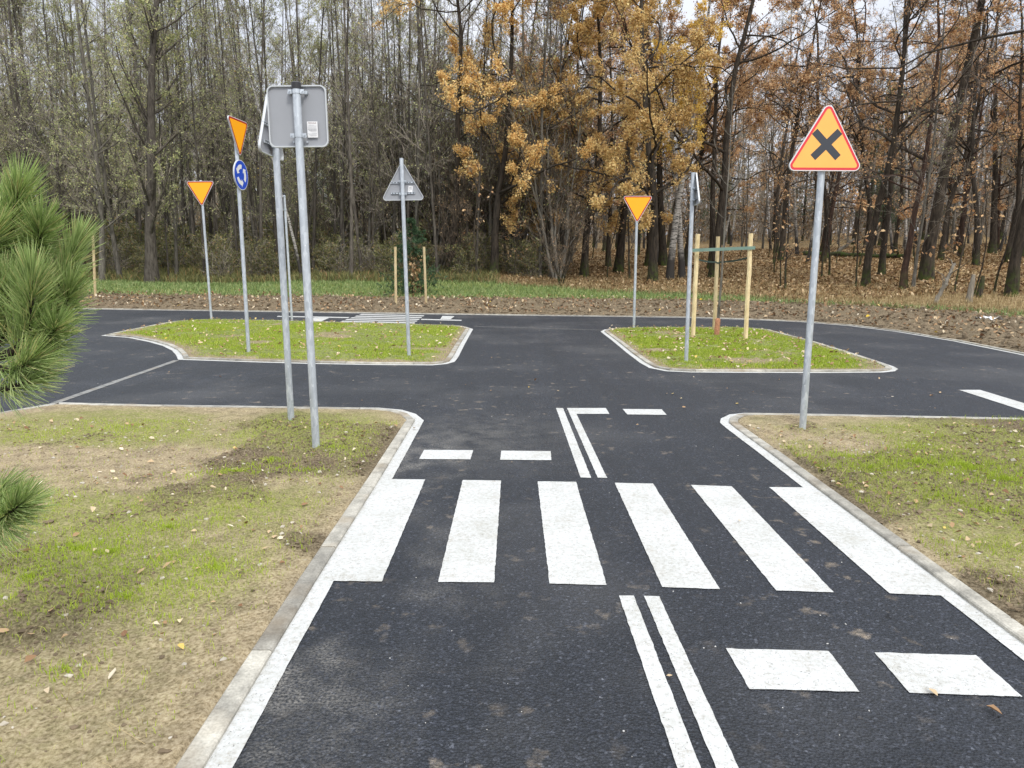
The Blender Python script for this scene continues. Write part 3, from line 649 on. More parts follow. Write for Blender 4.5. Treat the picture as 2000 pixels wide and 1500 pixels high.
# leaf litter on the forest floor
n = 110000; Y = r.uniform(25, 68, n); X = r.uniform(-.25, .95, n) * Y; D_ = edge_D(X, Y); k = D_ > np.interp(X / Y, [-1, -.03, .12, .33, .42, 1], [10.8, 10.5, 7.4, 6.2, 5.0, 4.6]); X, Y = X[k], Y[k]
flakes('leaf_litter', X, Y, ground_z(X, Y) + .02, .115, M['leaf_litter'], 'rust brown leaf litter covering the forest floor', 'leaves', 9, .45)
# few loose leaves on the asphalt
lp = [(1735, 1203), (1822, 1357), (1940, 1394), (1307, 1324), (1443, 1020), (1497, 945), (1245, 832), (810, 840), (690, 745), (1000, 905), (960, 700), (1330, 780), (1440, 790), (700, 725), (560, 745), (1420, 760), (1090, 765), (880, 780), (1880, 640 + 80), (240, 768), (330, 728)]
lp += [(r.uniform(350, 1850), r.uniform(735, 800)) for _ in range(26)]
GP = np.array([G(*p) for p in lp]); flakes('fallen_leaves', GP[:, 0], GP[:, 1], np.full(len(GP), .008), .033, M['leaf_fallen'], 'single dry leaves lying on the dark asphalt', 'leaves', 14, .25)
# light grit on the asphalt
n = 420; Yq = r.uniform(1.9, 9, n); Xq = r.uniform(-.8, .9, n) * Yq; k = (dist_poly(Xq, Yq, VER_L) < -.05) & (dist_poly(Xq, Yq, VER_R) < -.05); Xq, Yq = Xq[k], Yq[k]
clods('grit', Xq, Yq, np.full(len(Xq), .0015), .0026, m_plain('grit_stone', (.5, .49, .46), .8, 0, .3), 'pale grit grains strewn over the asphalt', 15)

# ------------------------------------------------------------------ signs
def rpoly(pts, rad, seg=7):
    out = []; n = len(pts)
    for i in range(n):
        p = Vector(pts[i]); a = (Vector(pts[i - 1]) - p).normalized(); b = (Vector(pts[(i + 1) % n]) - p).normalized()
        ang = a.angle(b); d = rad / math.tan(ang / 2); c = p + (a + b).normalized() * (rad / math.sin(ang / 2))
        s = p + a * d - c; e = p + b * d - c; a0 = math.atan2(s.y, s.x); a1 = math.atan2(e.y, e.x); da = (a1 - a0 + math.pi) % (2 * math.pi) - math.pi
        for k in range(seg + 1):
            q = a0 + da * k / seg; out.append((c.x + rad * math.cos(q), c.y + rad * math.sin(q)))
    return out
def tri(side, rad, up=True, inset_=0.0):
    h = side * math.sqrt(3) / 2; s = 1 - inset_ * 2 * math.sqrt(3) / side
    R_ = h * 2 / 3 * s; p = [(R_ * math.cos(a), R_ * math.sin(a)) for a in (math.pi / 2, math.pi * 7 / 6, -math.pi / 6)]
    if not up: p = [(x, -z) for x, z in p][::-1]
    return rpoly(p, max(rad, .004))
def disc(rad, n=48): return [(rad * math.cos(-2 * math.pi * i / n), rad * math.sin(-2 * math.pi * i / n)) for i in range(n)]
def square(s, rad): return rpoly([(-s, -s), (-s, s), (s, s), (s, -s)], rad)
def plate(parent, shape, c, faces, rz=0.0, back=True):
    """shape(inset) -> outline; c = centre in the sign's own frame; faces = [(inset, material)] from the outside in. Front looks to -Y."""
    o0 = shape(0); mb = MB(); mb.prism(o0, -.0015, .0015); mb.ring(o0, shape(.009), .0016, .020, 1)
    p = mb.build('sign_panel', [M['grey'], M['rim']], parent); p.location = c; p.rotation_euler = (0, 0, rz)
    mb = MB(); ml = []; y = -.0016
    for i, (ins, mt) in enumerate(faces):
        pl = shape(ins); mb.prism(pl, y - .0008, y, i); y -= .0009; ml.append(mt)
    f = mb.build('sign_face', ml, p); return p, f, y
def clamp_ring(mb, z, r_, rz=0.0, ear=.05):
    n = 20; a = [((r_ + .004) * math.cos(2 * math.pi * i / n), (r_ + .004) * math.sin(2 * math.pi * i / n)) for i in range(n)]
    vs = []; fs = []
    for zz in (z - .013, z + .013):
        for q in (1.0, (r_ - .001) / (r_ + .004)): vs += [(x * q, y * q, zz) for x, y in a]
    for i in range(n):
        j = (i + 1) % n; fs += [[i, j, 2 * n + j, 2 * n + i], [n + i, 3 * n + i, 3 * n + j, n + j], [i, n + i, n + j, j], [2 * n + i, 2 * n + j, 3 * n + j, 3 * n + i]]
    mb.add(vs, fs)
    R_ = Matrix.Rotation(rz, 3, 'Z')
    for s in (-1, 1):
        mb.box(R_ @ Vector((s * (r_ + .015), -.012, z)), (.014, .006, .015), 0, R_)
        mb.tube([R_ @ Vector((s * (r_ + .017), -.03, z)), R_ @ Vector((s * (r_ + .017), .012, z))], .005, 6)
        mb.tube([R_ @ Vector((s * (r_ + .017), .004, z)), R_ @ Vector((s * (r_ + .017), .012, z))], .009, 6)
def rail(parent, c, half, rz):
    mb = MB(); mb.box((0, 0, 0), (half, .007, .0125)); mb.box((0, .010, .011), (half, .004, .0016)); mb.box((0, .010, -.011), (half, .004, .0016))
    o = mb.build('mounting_rail', M['galv'], parent); o.location = c; o.rotation_euler = (0, 0, rz)
    for s in (-1, 1):
        for k, q in enumerate((.38, .62, .88)):
            w = .010 if k < 2 else .008; mb = MB(); mb.box((s * half * q, .0075, 0), (w, .0008, .0065 if k < 2 else .0075)); mb.build('slot', M['black'], o)
def sticker(parent, c, w, h, rz, lines, tilt=0.0, head=None):
    mb = MB(); mb.box((0, 0, 0), (w / 2, .0006, h / 2), 0)
    o = mb.build('sticker', M['white'], parent); o.location = c; o.rotation_euler = (0, tilt, rz)
    mb = MB()
    for zf, x0, x1, th, mi in lines:
        mb.box(((x0 + x1) / 2 * w / 2, .0012, zf * h / 2), ((x1 - x0) / 2 * w / 2, .0004, th), mi)
    mb.build('print', [M['ink'], M['redink']], o)
    if head:
        cu = bpy.data.curves.new('txt', 'FONT'); cu.body = head; cu.size = .014; cu.align_x = 'CENTER'; cu.extrude = .0002
        t = bpy.data.objects.new('txt', cu); dg = bpy.context.evaluated_depsgraph_get(); COL.objects.link(t); dg.update()
        me = bpy.data.meshes.new_from_object(t.evaluated_get(bpy.context.evaluated_depsgraph_get())); bpy.data.objects.remove(t)
        me.materials.clear(); me.materials.append(M['headink']); to = bpy.data.objects.new('lettering', me); COL.objects.link(to); to.parent = o
        to.location = (0, .0016, .72 * h / 2); to.rotation_euler = (math.pi / 2, 0, math.pi)
PR = .030
def sign_post(base_px, top_px, label, group, cap=True, name='road_sign', r_=PR):
    bx, by = G(*base_px, .02); tx, ty, tz = on_plane(*top_px, by)
    root = empty(name, (bx, by, .0), label, 'road sign', group)
    axis = Vector((tx - bx, 0, tz)).normalized(); root.rotation_euler = Vector((0, 0, 1)).rotation_difference(axis).to_euler()
    H = math.hypot(tx - bx, tz)
    mb = MB(); mb.tube([(0, 0, -.15), (0, 0, H - (.03 if cap else 0))], r_, 28); mb.build('pole', M['galv'], root, True)
    if cap:
        mb = MB(); mb.tube([(0, 0, H - .05), (0, 0, H - .006), (0, 0, H)], [r_ + .004, r_ + .005, r_ - .004], 24); mb.build('cap', M['cap'], root, True)
    root['_H'] = H
    return root, H, by
def z_at(root, px):
    """height along the post seen at picture row px"""
    d = ray(1000, 0) ; by = root.location.y
    return lambda y: 0
def h_of(root, x, y):
    p = on_plane(x, y, root.location.y); return p[2], p[0] - root.location.x
def clamps(root, zs, rz=0.0, r_=PR):
    for z in zs:
        mb = MB(); clamp_ring(mb, z, r_, rz); mb.build('clamp', M['galv'], root, True)
SG = 'road signs on galvanised posts'
YF = [(0, M['white']), (.008, M['dkred']), (.034, M['amber'])]
def yield_shape(side): return lambda i: tri(side, max(.045 - i, .008) if i < .03 else .018, False, i)
def warn_shape(side): return lambda i: tri(side, max(.045 - i, .012), True, i)

# 1 warning sign with the cross
rt, H, by = sign_post((1567, 840), (1607, 300), 'orange warning triangle with black diagonal cross on grey post on right verge', SG, cap=False)
z, dx = h_of(rt, 1602, 290)
half = .335
p, f, y0 = plate(rt, warn_shape(.67), (.0, -.055, z - .0), [(0, M['white']), (.007, M['red']), (.027, M['yellow'])])
cz = .024
mb = MB()
a, b = .062 * .42, .128
def rot2(x, z, q): return (x * math.cos(q) - z * math.sin(q), x * math.sin(q) + z * math.cos(q))
w = .031; L = .152
cross = [(-w, w), (-w, L), (w, L), (w, w), (L, w), (L, -w), (w, -w), (w, -L), (-w, -L), (-w, -w), (-L, -w), (-L, w)]
cross = [rot2(x, zz, RAD(45)) for x, zz in cross]
mb.prism([(x, zz + cz) for x, zz in cross], y0 - .0008, y0, 0); mb.build('cross_symbol', M['black'], p)
clamps(rt, (z - .12, z + .1))
for zz in (z - .12, z + .1): rail(rt, (0, -.036, zz), .12 if zz < z else .07, 0)

# 2 near square panel seen from behind
rt, H, by = sign_post((618, 880), (578, 160), 'square grey sign panel seen from behind with black capped post on left verge', SG)
z, dx = h_of(rt, 584, 225); zt, _ = h_of(rt, 584, 167); zb, _ = h_of(rt, 584, 283); hs = (zt - zb) / 2
p, f, y0 = plate(rt, lambda i: square(hs * 1.05 - i, .045 - i * .6), (.0, -.05, (zt + zb) / 2), [(0, M['white']), (.012, M['blue'])], math.pi)
p.location = (-.012, .052, (zt + zb) / 2)
clamps(rt, (zt - .045, zb + .065))
for s in (-1, 1):
    mb = MB(); mb.tube([(s * .05, .05, zb + .026), (s * .05, .030, zb + .026)], .007, 8); mb.build('bolt', M['galv'], rt, True)
    mb = MB(); mb.tube([(s * .062, .05, zt - .045), (s * .062, .018, zt - .045)], .013, 8); mb.build('bolt', M['galv'], rt, True)
LN = [(.55, -.3, .7, .0006, 0), (.45, -.8, .8, .0006, 0), (.30, -.8, .85, .0012, 0), (.12, -.8, .85, .001, 0), (-.02, -.8, .9, .0016, 0), (-.14, -.8, .7, .0014, 0), (-.28, -.75, .4, .0008, 0), (-.45, -.8, .1, .0006, 0), (-.55, -.8, .9, .0008, 0), (-.68, -.7, .6, .0008, 0), (-.8, -.8, .5, .0008, 0)]
st_z, st_x = h_of(rt, 608, 254)
sx_ = (608 - 592) * by / F_PX
sticker(rt, (.095, .052 - .0199, zb + .115), .078, .115, math.pi, LN, 0, 'MICHALZ')

# 3 triangle next to it, seen obliquely from behind
rt, H, by = sign_post((569, 824), (533, 184), 'triangular sign panel seen obliquely from behind just left of the square panel', SG)
z, dx = h_of(rt, 538, 262); R3 = RAD(180 - 62)
def back_tri(rt, z, rz, side=.6, off=.05, st=None):
    nx, ny = -math.sin(rz) * 0, 0
    n_ = Vector((math.sin(rz), -math.cos(rz), 0)) * off
    p, f, y0 = plate(rt, warn_shape(side), (n_.x, n_.y, z), [(0, M['white']), (.006, M['red']), (.030, M['yellow'])], rz)
    n2 = Vector((math.sin(rz), -math.cos(rz), 0)) * (off - .012)
    clamps(rt, (z - side * .16, z + side * .12), rz)
    rail(rt, (n2.x, n2.y, z - side * .13), side * .27, rz + 0); rail(rt, (n2.x, n2.y, z + side * .10), side * .27, rz)
    return p
back_tri(rt, z, RAD(-91), .66)

# 4 triangle seen from behind on the left island
rt, H, by = sign_post((799, 697), (784, 309), 'grey triangle sign seen straight from behind on left island', SG, cap=False)
z, dx = h_of(rt, 787, 365); p = back_tri(rt, z, math.pi, .69); n_ = p.location
sticker(rt, (.115, n_.y - .005, z - .03), .07, .095, math.pi, [(.6, -.5, .5, .002, 0), (.35, -.5, .6, .003, 0), (0, -.6, .6, .003, 0), (-.5, .1, .6, .002, 0)], RAD(-8))

# 5 far left yield sign
def yield_sign(base, top, ctr, label, side, rz=0.0, off=.05, cap=False):
    rt, H, by = sign_post(base, top, label, SG, cap=cap); z, _ = h_of(rt, *ctr)
    n_ = Vector((math.sin(rz), -math.cos(rz), 0)) * off
    plate(rt, yield_shape(side), (n_.x, n_.y, z), YF, rz); clamps(rt, (z - side * .05, z + side * .2), rz); return rt, z, by
yield_sign((413, 624), (392, 352), (396, 371), 'leftmost orange give way triangle on thin post at back of left island', .73)
yield_sign((1238, 642), (1245, 384), (1244.5, 401), 'orange give way triangle at the left corner of the right island', .71)
# 6 give way above roundabout disc
rt, z, by = yield_sign((486, 690), (459, 240), (463, 258), 'orange give way triangle above a round blue roundabout sign on one post', .68, RAD(84), .05)
z2, _ = h_of(rt, 468, 342); rz6 = RAD(84); n_ = Vector((math.sin(rz6), -math.cos(rz6), 0)) * .05
p, f, y0 = plate(rt, lambda i: disc(.23 - i), (n_.x, n_.y, z2), [(0, M['white']), (.010, M['blue'])], rz6)
mb = MB()
def arrow(q0, q1, r_in, r_out):
    n = 14; rm = (r_in + r_out) / 2; pts = []
    for i in range(n + 1): q = q0 + (q1 - q0) * i / n; pts.append((r_out * math.cos(q), r_out * math.sin(q)))
    t = q1 + (.34 if q1 > q0 else -.34); hd = .032
    pts += [((r_out + hd) * math.cos(q1), (r_out + hd) * math.sin(q1)), (rm * math.cos(t + .12), rm * math.sin(t + .12)), ((r_in - hd) * math.cos(q1), (r_in - hd) * math.sin(q1))]
    for i in range(n, -1, -1): q = q0 + (q1 - q0) * i / n; pts.append((r_in * math.cos(q), r_in * math.sin(q)))
    return pts
for k in range(3):
    a0 = RAD(80 + 120 * k); mb.prism(arrow(a0, a0 + RAD(70), .094, .160)[::-1], y0 - .0008, y0)
mb.build('arrow_symbol', M['white'], p); clamps(rt, (z2 - .16, z2 + .16), rz6)
# 7 edge-on triangle on the right island
rt, H, by = sign_post((1340, 708), (1354, 337), 'triangle sign seen almost edge on at the near side of the right island', SG, cap=False)
z, dx = h_of(rt, 1352, 378); back_tri(rt, z, RAD(90), .60)
# 8 thin post behind with edge-on panel
rt, H, by = sign_post((570.5, 628), (555, 377), 'far post with black cap and edge on panel behind the two nearest left posts', SG, r_=.028)
z, dx = h_of(rt, 553, 398); rz = RAD(-89); n_ = Vector((math.sin(rz), -math.cos(rz), 0)) * .05
plate(rt, lambda i: square(.16 - i, .03), (n_.x, n_.y, z), [(0, M['white']), (.012, M['blue'])], rz); clamps(rt, (z - .15, z + .18), rz)

# ------------------------------------------------------------------ stakes, young tree
def stake(base, top, w, label, group, z0=0.0, cat='stake', Y=None, name='wooden_stake', px_ground=None):
    if Y is None: bx, by = G(*base, z0)
    else: bx, by, z0 = land_point(*base)
    tx, ty, tz = on_plane(*top, by); mb = MB(); n = 7; vs = []; fs = []
    for i in range(n):
        t = i / (n - 1); c = Vector((0, 0, 0)).lerp(Vector((tx - bx, 0, tz - z0)), t) + Vector((rng.randn() * .002, rng.randn() * .002, 0))
        if i == 0: c.z -= .12
        for k in range(8):
            a = math.pi / 4 * k + .39; q = w * (1.0 if k % 2 else .98); vs.append((c.x + q * math.cos(a), c.y + q * math.sin(a), c.z))
    for i in range(n - 1):
        for k in range(8): fs.append([i * 8 + k, i * 8 + (k + 1) % 8, (i + 1) * 8 + (k + 1) % 8, (i + 1) * 8 + k])
    fs.append([(n - 1) * 8 + k for k in range(8)]); mb.add(vs, fs); o = mb.build(name, M['wood']); o.location = (bx, by, z0)
    tag(o, label, cat, group); return o, (tx, ty, tz)
SK = 'pale wooden tree stakes'
s1, t1 = stake((1353, 660), (1363, 457), .044, 'left wooden stake of the green banded tree support on right island', SK, .03)
s2, t2 = stake((1395, 645), (1402.5, 462), .044, 'middle back wooden stake of the green banded tree support', SK, .03)
s3, t3 = stake((1456, 662), (1466.5, 456), .044, 'right wooden stake of the green banded tree support on right island', SK, .03)
stake((773.5, 600), (772, 482), .043, 'left wooden stake beside the small dark spruce', SK, Y=1)
stake((832.5, 597), (828, 482), .043, 'right wooden stake beside the small dark spruce', SK, Y=1)
stake((186.5, 586), (181, 452), .045, 'leftmost visible wooden stake just right of the pine branches', SK, Y=1)
stake((103, 590), (98, 462), .045, 'wooden stake mostly hidden behind the pine branches', SK, Y=1)
# band (rigid) and tie around the stakes
bY = min(s1.location.y, s3.location.y) - .056
pa = on_plane(1350, 489, bY); pb = on_plane(1475, 484, bY); mb = MB(); d_ = Vector(pb) - Vector(pa); ang = math.atan2(d_.z, d_.x)
mb.box(((pa[0] + pb[0]) / 2, bY, (pa[2] + pb[2]) / 2), (d_.length / 2, .008, .032), 0, Matrix.Rotation(-ang, 3, 'Y'))
o = mb.build('support_band', M['band']); tag(o, 'flat grey green band fixed across the front of the wooden tree stakes', 'band')
mb = MB(); q1 = on_plane(1358, 505, s1.location.y + .02); q2 = on_plane(1401, 512, s2.location.y + .01); q3 = on_plane(1462, 503, s3.location.y + .02)
q2a = (q2[0] - .05, q2[1] - .062, q2[2]); q2b = (q2[0] + .05, q2[1] - .062, q2[2])
for A_, B_ in ((q1, q2a), (q2a, q2b), (q2b, q3)):
    n = 6; vs = []; fs = []
    for i in range(n + 1):
        t = i / n; c = Vector(A_).lerp(Vector(B_), t); c.z -= .02 * math.sin(math.pi * t)
        vs += [(c.x, c.y, c.z - .018), (c.x, c.y, c.z + .018), (c.x, c.y + .004, c.z + .018), (c.x, c.y + .004, c.z - .018)]
    for i in range(n):
        for k in range(4): fs.append([i * 4 + k, i * 4 + (k + 1) % 4, (i + 1) * 4 + (k + 1) % 4, (i + 1) * 4 + k])
    mb.add(vs, fs)
o = mb.build('tree_tie', M['tie']); tag(o, 'dark green fabric tie sagging between the three wooden stakes', 'tie')

# ------------------------------------------------------------------ tree growing
def tubes(P, Rr, k):
    """P (N,n,3), Rr (N,n) -> verts, quads"""
    Nn, n, _ = P.shape; T = np.gradient(P, axis=1); T /= np.linalg.norm(T, axis=2, keepdims=True) + 1e-9
    ref = np.where(np.abs(T[..., 2:3]) < .9, np.array([0, 0, 1.0]), np.array([1.0, 0, 0])); A = np.cross(T, ref); A /= np.linalg.norm(A, axis=2, keepdims=True) + 1e-9; B = np.cross(T, A)
    q = np.arange(k) * 2 * np.pi / k; V_ = P[:, :, None] + (A[:, :, None] * np.cos(q)[:, None] + B[:, :, None] * np.sin(q)[:, None]) * Rr[:, :, None, None]
    base = (np.arange(Nn) * n * k)[:, None, None]; i = np.arange(n - 1)[None, :, None] * k; j = np.arange(k)[None, None, :]; j2 = (j + 1) % k
    F_ = np.stack([base + i + j, base + i + j2, base + i + k + j2, base + i + k + j], -1).reshape(-1, 4)
    return V_.reshape(-1, 3), F_
def spawn(P, Rr, L, cnt, n, length, ang, gnarl, up, t0, t1, rr, r, shape=None, rmin=.006, keep=1.0):
    N_ = len(P); id_ = np.repeat(np.arange(N_), cnt); 
    if keep < 1: id_ = id_[r.rand(len(id_)) < keep]
    m_ = len(id_); t = t0 + (t1 - t0) * r.rand(m_)
    f = t * (P.shape[1] - 1); i = np.minimum(f.astype(int), P.shape[1] - 2); w = (f - i)[:, None]
    S = P[id_, i] * (1 - w) + P[id_, i + 1] * w; T = P[id_, i + 1] - P[id_, i]; T /= np.linalg.norm(T, axis=1, keepdims=True) + 1e-9
    rad = (Rr[id_, i] * (1 - w[:, 0]) + Rr[id_, i + 1] * w[:, 0]) * rr
    sh = shape(t) if shape else (1 - .55 * t); Ln = L[id_] * length * sh * r.uniform(.55, 1.25, m_)
    v = r.randn(m_, 3); v -= (v * T).sum(1, keepdims=True) * T; v /= np.linalg.norm(v, axis=1, keepdims=True)
    a = np.radians(r.uniform(*ang, m_))[:, None]; d = T * np.cos(a) + v * np.sin(a)
    pts = [S]; 
    for s in range(n - 1):
        d = d + r.randn(m_, 3) * gnarl + np.array([0, 0, up]); d /= np.linalg.norm(d, axis=1, keepdims=True); pts.append(pts[-1] + d * (Ln / (n - 1))[:, None])
    Pn = np.stack(pts, 1); Rn = np.maximum(rad[:, None] * np.linspace(1, .35, n)[None], rmin)
    return Pn, Rn, Ln, id_
def leaves(P, cnt, size, spread, r, dens_=None):
    N_ = len(P); c = r.poisson(cnt if dens_ is None else cnt * dens_, N_); id_ = np.repeat(np.arange(N_), c); m_ = len(id_)
    t = r.rand(m_) * (P.shape[1] - 1.001); i = t.astype(int); w = (t - i)[:, None]; C_ = P[id_, i] * (1 - w) + P[id_, i + 1] * w + r.randn(m_, 3) * spread
    u = r.randn(m_, 3); u /= np.linalg.norm(u, axis=1, keepdims=True); v = r.randn(m_, 3); v -= (v * u).sum(1, keepdims=True) * u; v /= np.linalg.norm(v, axis=1, keepdims=True)
    s = (size * r.uniform(.6, 1.3, m_))[:, None]; V_ = np.stack([C_ - u * s * .5, C_ + v * s * .3, C_ + u * s * .5, C_ - v * s * .3], 1).reshape(-1, 3)
    return V_, np.arange(m_ * 4).reshape(-1, 4)
class Proto: pass
def make_tree(name, seed, H, rad, tg, levels, leaf, mats, lean=0.0, stems=1, flare=1.35, trunk_levels=1):
    """levels: dicts for spawn; the first trunk_levels belong to the trunk mesh"""
    r = np.random.RandomState(seed); n = 16; P = []; 
    for s in range(stems):
        d = np.array([lean + r.randn() * .03, r.randn() * .03, 1.0]);
        if stems > 1: a = r.rand() * 6.28; d = np.array([math.cos(a) * .33, math.sin(a) * .33, 1.0])
        d /= np.linalg.norm(d); p = np.array([r.randn() * .08 * (stems > 1), r.randn() * .08 * (stems > 1), -.25]); pts = [p]; h = H * (r.uniform(.65, 1.05) if stems > 1 else 1)
        for k in range(n - 1):
            d = d + r.randn(3) * tg * np.array([1, 1, .3]) + np.array([0, 0, .05]); d /= np.linalg.norm(d); p = p + d * (h + .25) / (n - 1); pts.append(p)
        P.append(pts)
    P = np.array(P); tt = np.linspace(0, 1, n); Rr = rad * (1 - .86 * tt ** .9); Rr[0] *= flare * 1.1; Rr[1] *= (1 + flare) / 2.15; Rr = np.repeat(Rr[None], stems, 0); L = np.full(stems, H)
    sets = [(P, Rr, 10 if rad > .06 else 6)]; cur = (P, Rr, L); allv = []; last = None; ids = None
    for li, lv in enumerate(levels):
        lv = dict(lv); k = lv.pop('k', 3); Pn, Rn, Ln, id_ = spawn(*cur, r=r, **lv); cur = (Pn, Rn, Ln); sets.append((Pn, Rn, k)); last = Pn
        if li == 1: den1 = r.rand(len(Pn)); 
        if li == 0: den0 = r.rand(len(Pn))
        if li >= 1: dd = den1 if li == 1 else dd[id_]
    tv = []; tf = []; b = 0
    for Pn, Rn, k in sets[:1 + trunk_levels]:
        v, f = tubes(Pn, Rn, k); tv.append(v); tf.append(f + b); b += len(v)
    root = bpy.data.objects.new(name, None); COL.objects.link(root)
    mesh_obj('trunk', np.concatenate(tv), tf, mats[0], root, smooth=True)
    cv = []; cf = []; b = 0; mi = []
    for Pn, Rn, k in sets[1 + trunk_levels:]:
        v, f = tubes(Pn, Rn, k); cv.append(v); cf.append(f + b); b += len(v); mi.append(np.zeros(len(f), int))
    if leaf:
        dn = np.clip((dd - leaf.get('cut', .0)) * leaf.get('gain', 1.5), 0, 2)
        if 'zlo' in leaf: zm = last[:, 0, 2]; dn = dn * np.clip((zm - leaf['zlo']) / 2, 0, 1)
        v, f = leaves(last, leaf['n'], leaf['size'], leaf['spread'], r, dn); cv.append(v); cf.append(f + b); mi.append(np.ones(len(f), int))
    nf = sum(len(f) for f in cf); rv = r.rand(nf)
    mesh_obj('crown', np.concatenate(cv), cf, [mats[1], mats[2]], root, midx=np.concatenate(mi), fattrs=dict(rnd=rv))
    root['faces'] = nf
    return root
LV = dict
def alder(seed, H=19, rad=.13, nl=34, leafn=4, mats=('bark_grey', 'twig_grey', 'leaf_alder'), tg=.03):
    return make_tree('alder_tree', seed, H, rad, tg, [
        LV(cnt=nl, n=7, length=.24, ang=(35, 65), gnarl=.10, up=.09, t0=.10, t1=.97, rr=.34, k=4),
        LV(cnt=11, n=5, length=.42, ang=(25, 60), gnarl=.14, up=.05, t0=.15, t1=1, rr=.5, rmin=.007),
        LV(cnt=6, n=4, length=.5, ang=(25, 60), gnarl=.18, up=.03, t0=.1, t1=1, rr=.55, rmin=.005)],
        dict(n=leafn, size=.085, spread=.06, cut=.15), [M[x] for x in mats])
def oak(seed, H=18, rad=.24, nl=17, leafn=5, cut=.25, mats=('bark_dark', 'twig_dark', 'leaf_oak'), tg=.06, size=.105, t0=.22, lean=0.0):
    return make_tree('oak_tree', seed, H, rad, tg, [
        LV(cnt=nl, n=9, length=.36, ang=(45, 85), gnarl=.26, up=.06, t0=t0, t1=.98, rr=.48, k=6),
        LV(cnt=8, n=7, length=.42, ang=(30, 75), gnarl=.28, up=.03, t0=.2, t1=1, rr=.5, rmin=.01, k=4),
        LV(cnt=7, n=5, length=.42, ang=(25, 70), gnarl=.26, up=.03, t0=.15, t1=1, rr=.5, rmin=.007),
        LV(cnt=4, n=3, length=.5, ang=(25, 70), gnarl=.26, up=.02, t0=.1, t1=1, rr=.6, rmin=.005)],
        dict(n=leafn * 1.35, size=size, spread=.09, cut=cut, gain=2.2), [M[x] for x in mats], lean=lean)
def birch(seed, H=17, rad=.11, leafn=3.5, mats=('birch', 'twig_dark', 'leaf_gold'), cut=.1):
    return make_tree('birch_tree', seed, H, rad, .035, [
        LV(cnt=22, n=7, length=.2, ang=(30, 55), gnarl=.12, up=.03, t0=.3, t1=.98, rr=.3, k=4),
        LV(cnt=9, n=5, length=.5, ang=(25, 65), gnarl=.15, up=-.10, t0=.2, t1=1, rr=.45, rmin=.006),
        LV(cnt=5, n=4, length=.6, ang=(20, 60), gnarl=.16, up=-.16, t0=.1, t1=1, rr=.5, rmin=.004)],
        dict(n=leafn, size=.085, spread=.06, cut=cut), [M[x] for x in mats], flare=1.2)
def willow(seed, H=6.5, rad=.045, stems=7, leafn=1.2, mats=('bark_grey', 'twig_grey', 'leaf_alder'), size=.07):
    return make_tree('willow_shrub', seed, H, rad, .07, [
        LV(cnt=9, n=6, length=.32, ang=(20, 50), gnarl=.13, up=.07, t0=.12, t1=1, rr=.5, rmin=.008, k=4),
        LV(cnt=7, n=5, length=.5, ang=(20, 55), gnarl=.16, up=.04, t0=.1, t1=1, rr=.55, rmin=.006),
        LV(cnt=4, n=4, length=.5, ang=(20, 55), gnarl=.2, up=.03, t0=.1, t1=1, rr=.6, rmin=.005)],
        dict(n=leafn, size=size, spread=.05, cut=.1), [M[x] for x in mats], stems=stems, trunk_levels=1)
def sapling(seed, H=4.5, rad=.035, leafn=.6, mats=('bark_dark', 'twig_dark', 'leaf_oak')):
    return make_tree('sapling', seed, H, rad, .06, [
        LV(cnt=12, n=6, length=.3, ang=(35, 70), gnarl=.16, up=.06, t0=.2, t1=1, rr=.5, rmin=.007),
        LV(cnt=6, n=4, length=.5, ang=(25, 60), gnarl=.2, up=.03, t0=.1, t1=1, rr=.6, rmin=.005)],
        dict(n=leafn, size=.12, spread=.08, cut=.1), [M[x] for x in mats], trunk_levels=1)
def bush(seed, H=2.4, stems=9, leafn=5, mats=('bark_grey', 'twig_grey', 'undergrowth'), size=.09, name='bush'):
    o = make_tree(name, seed, H, .014, .09, [
        LV(cnt=8, n=5, length=.4, ang=(25, 60), gnarl=.18, up=.04, t0=.1, t1=1, rr=.6, rmin=.005),
        LV(cnt=5, n=4, length=.5, ang=(25, 60), gnarl=.2, up=.02, t0=.1, t1=1, rr=.6, rmin=.004)],
        dict(n=leafn, size=size, spread=.07, cut=.0), [M[x] for x in mats], stems=stems, trunk_levels=0)
    return o
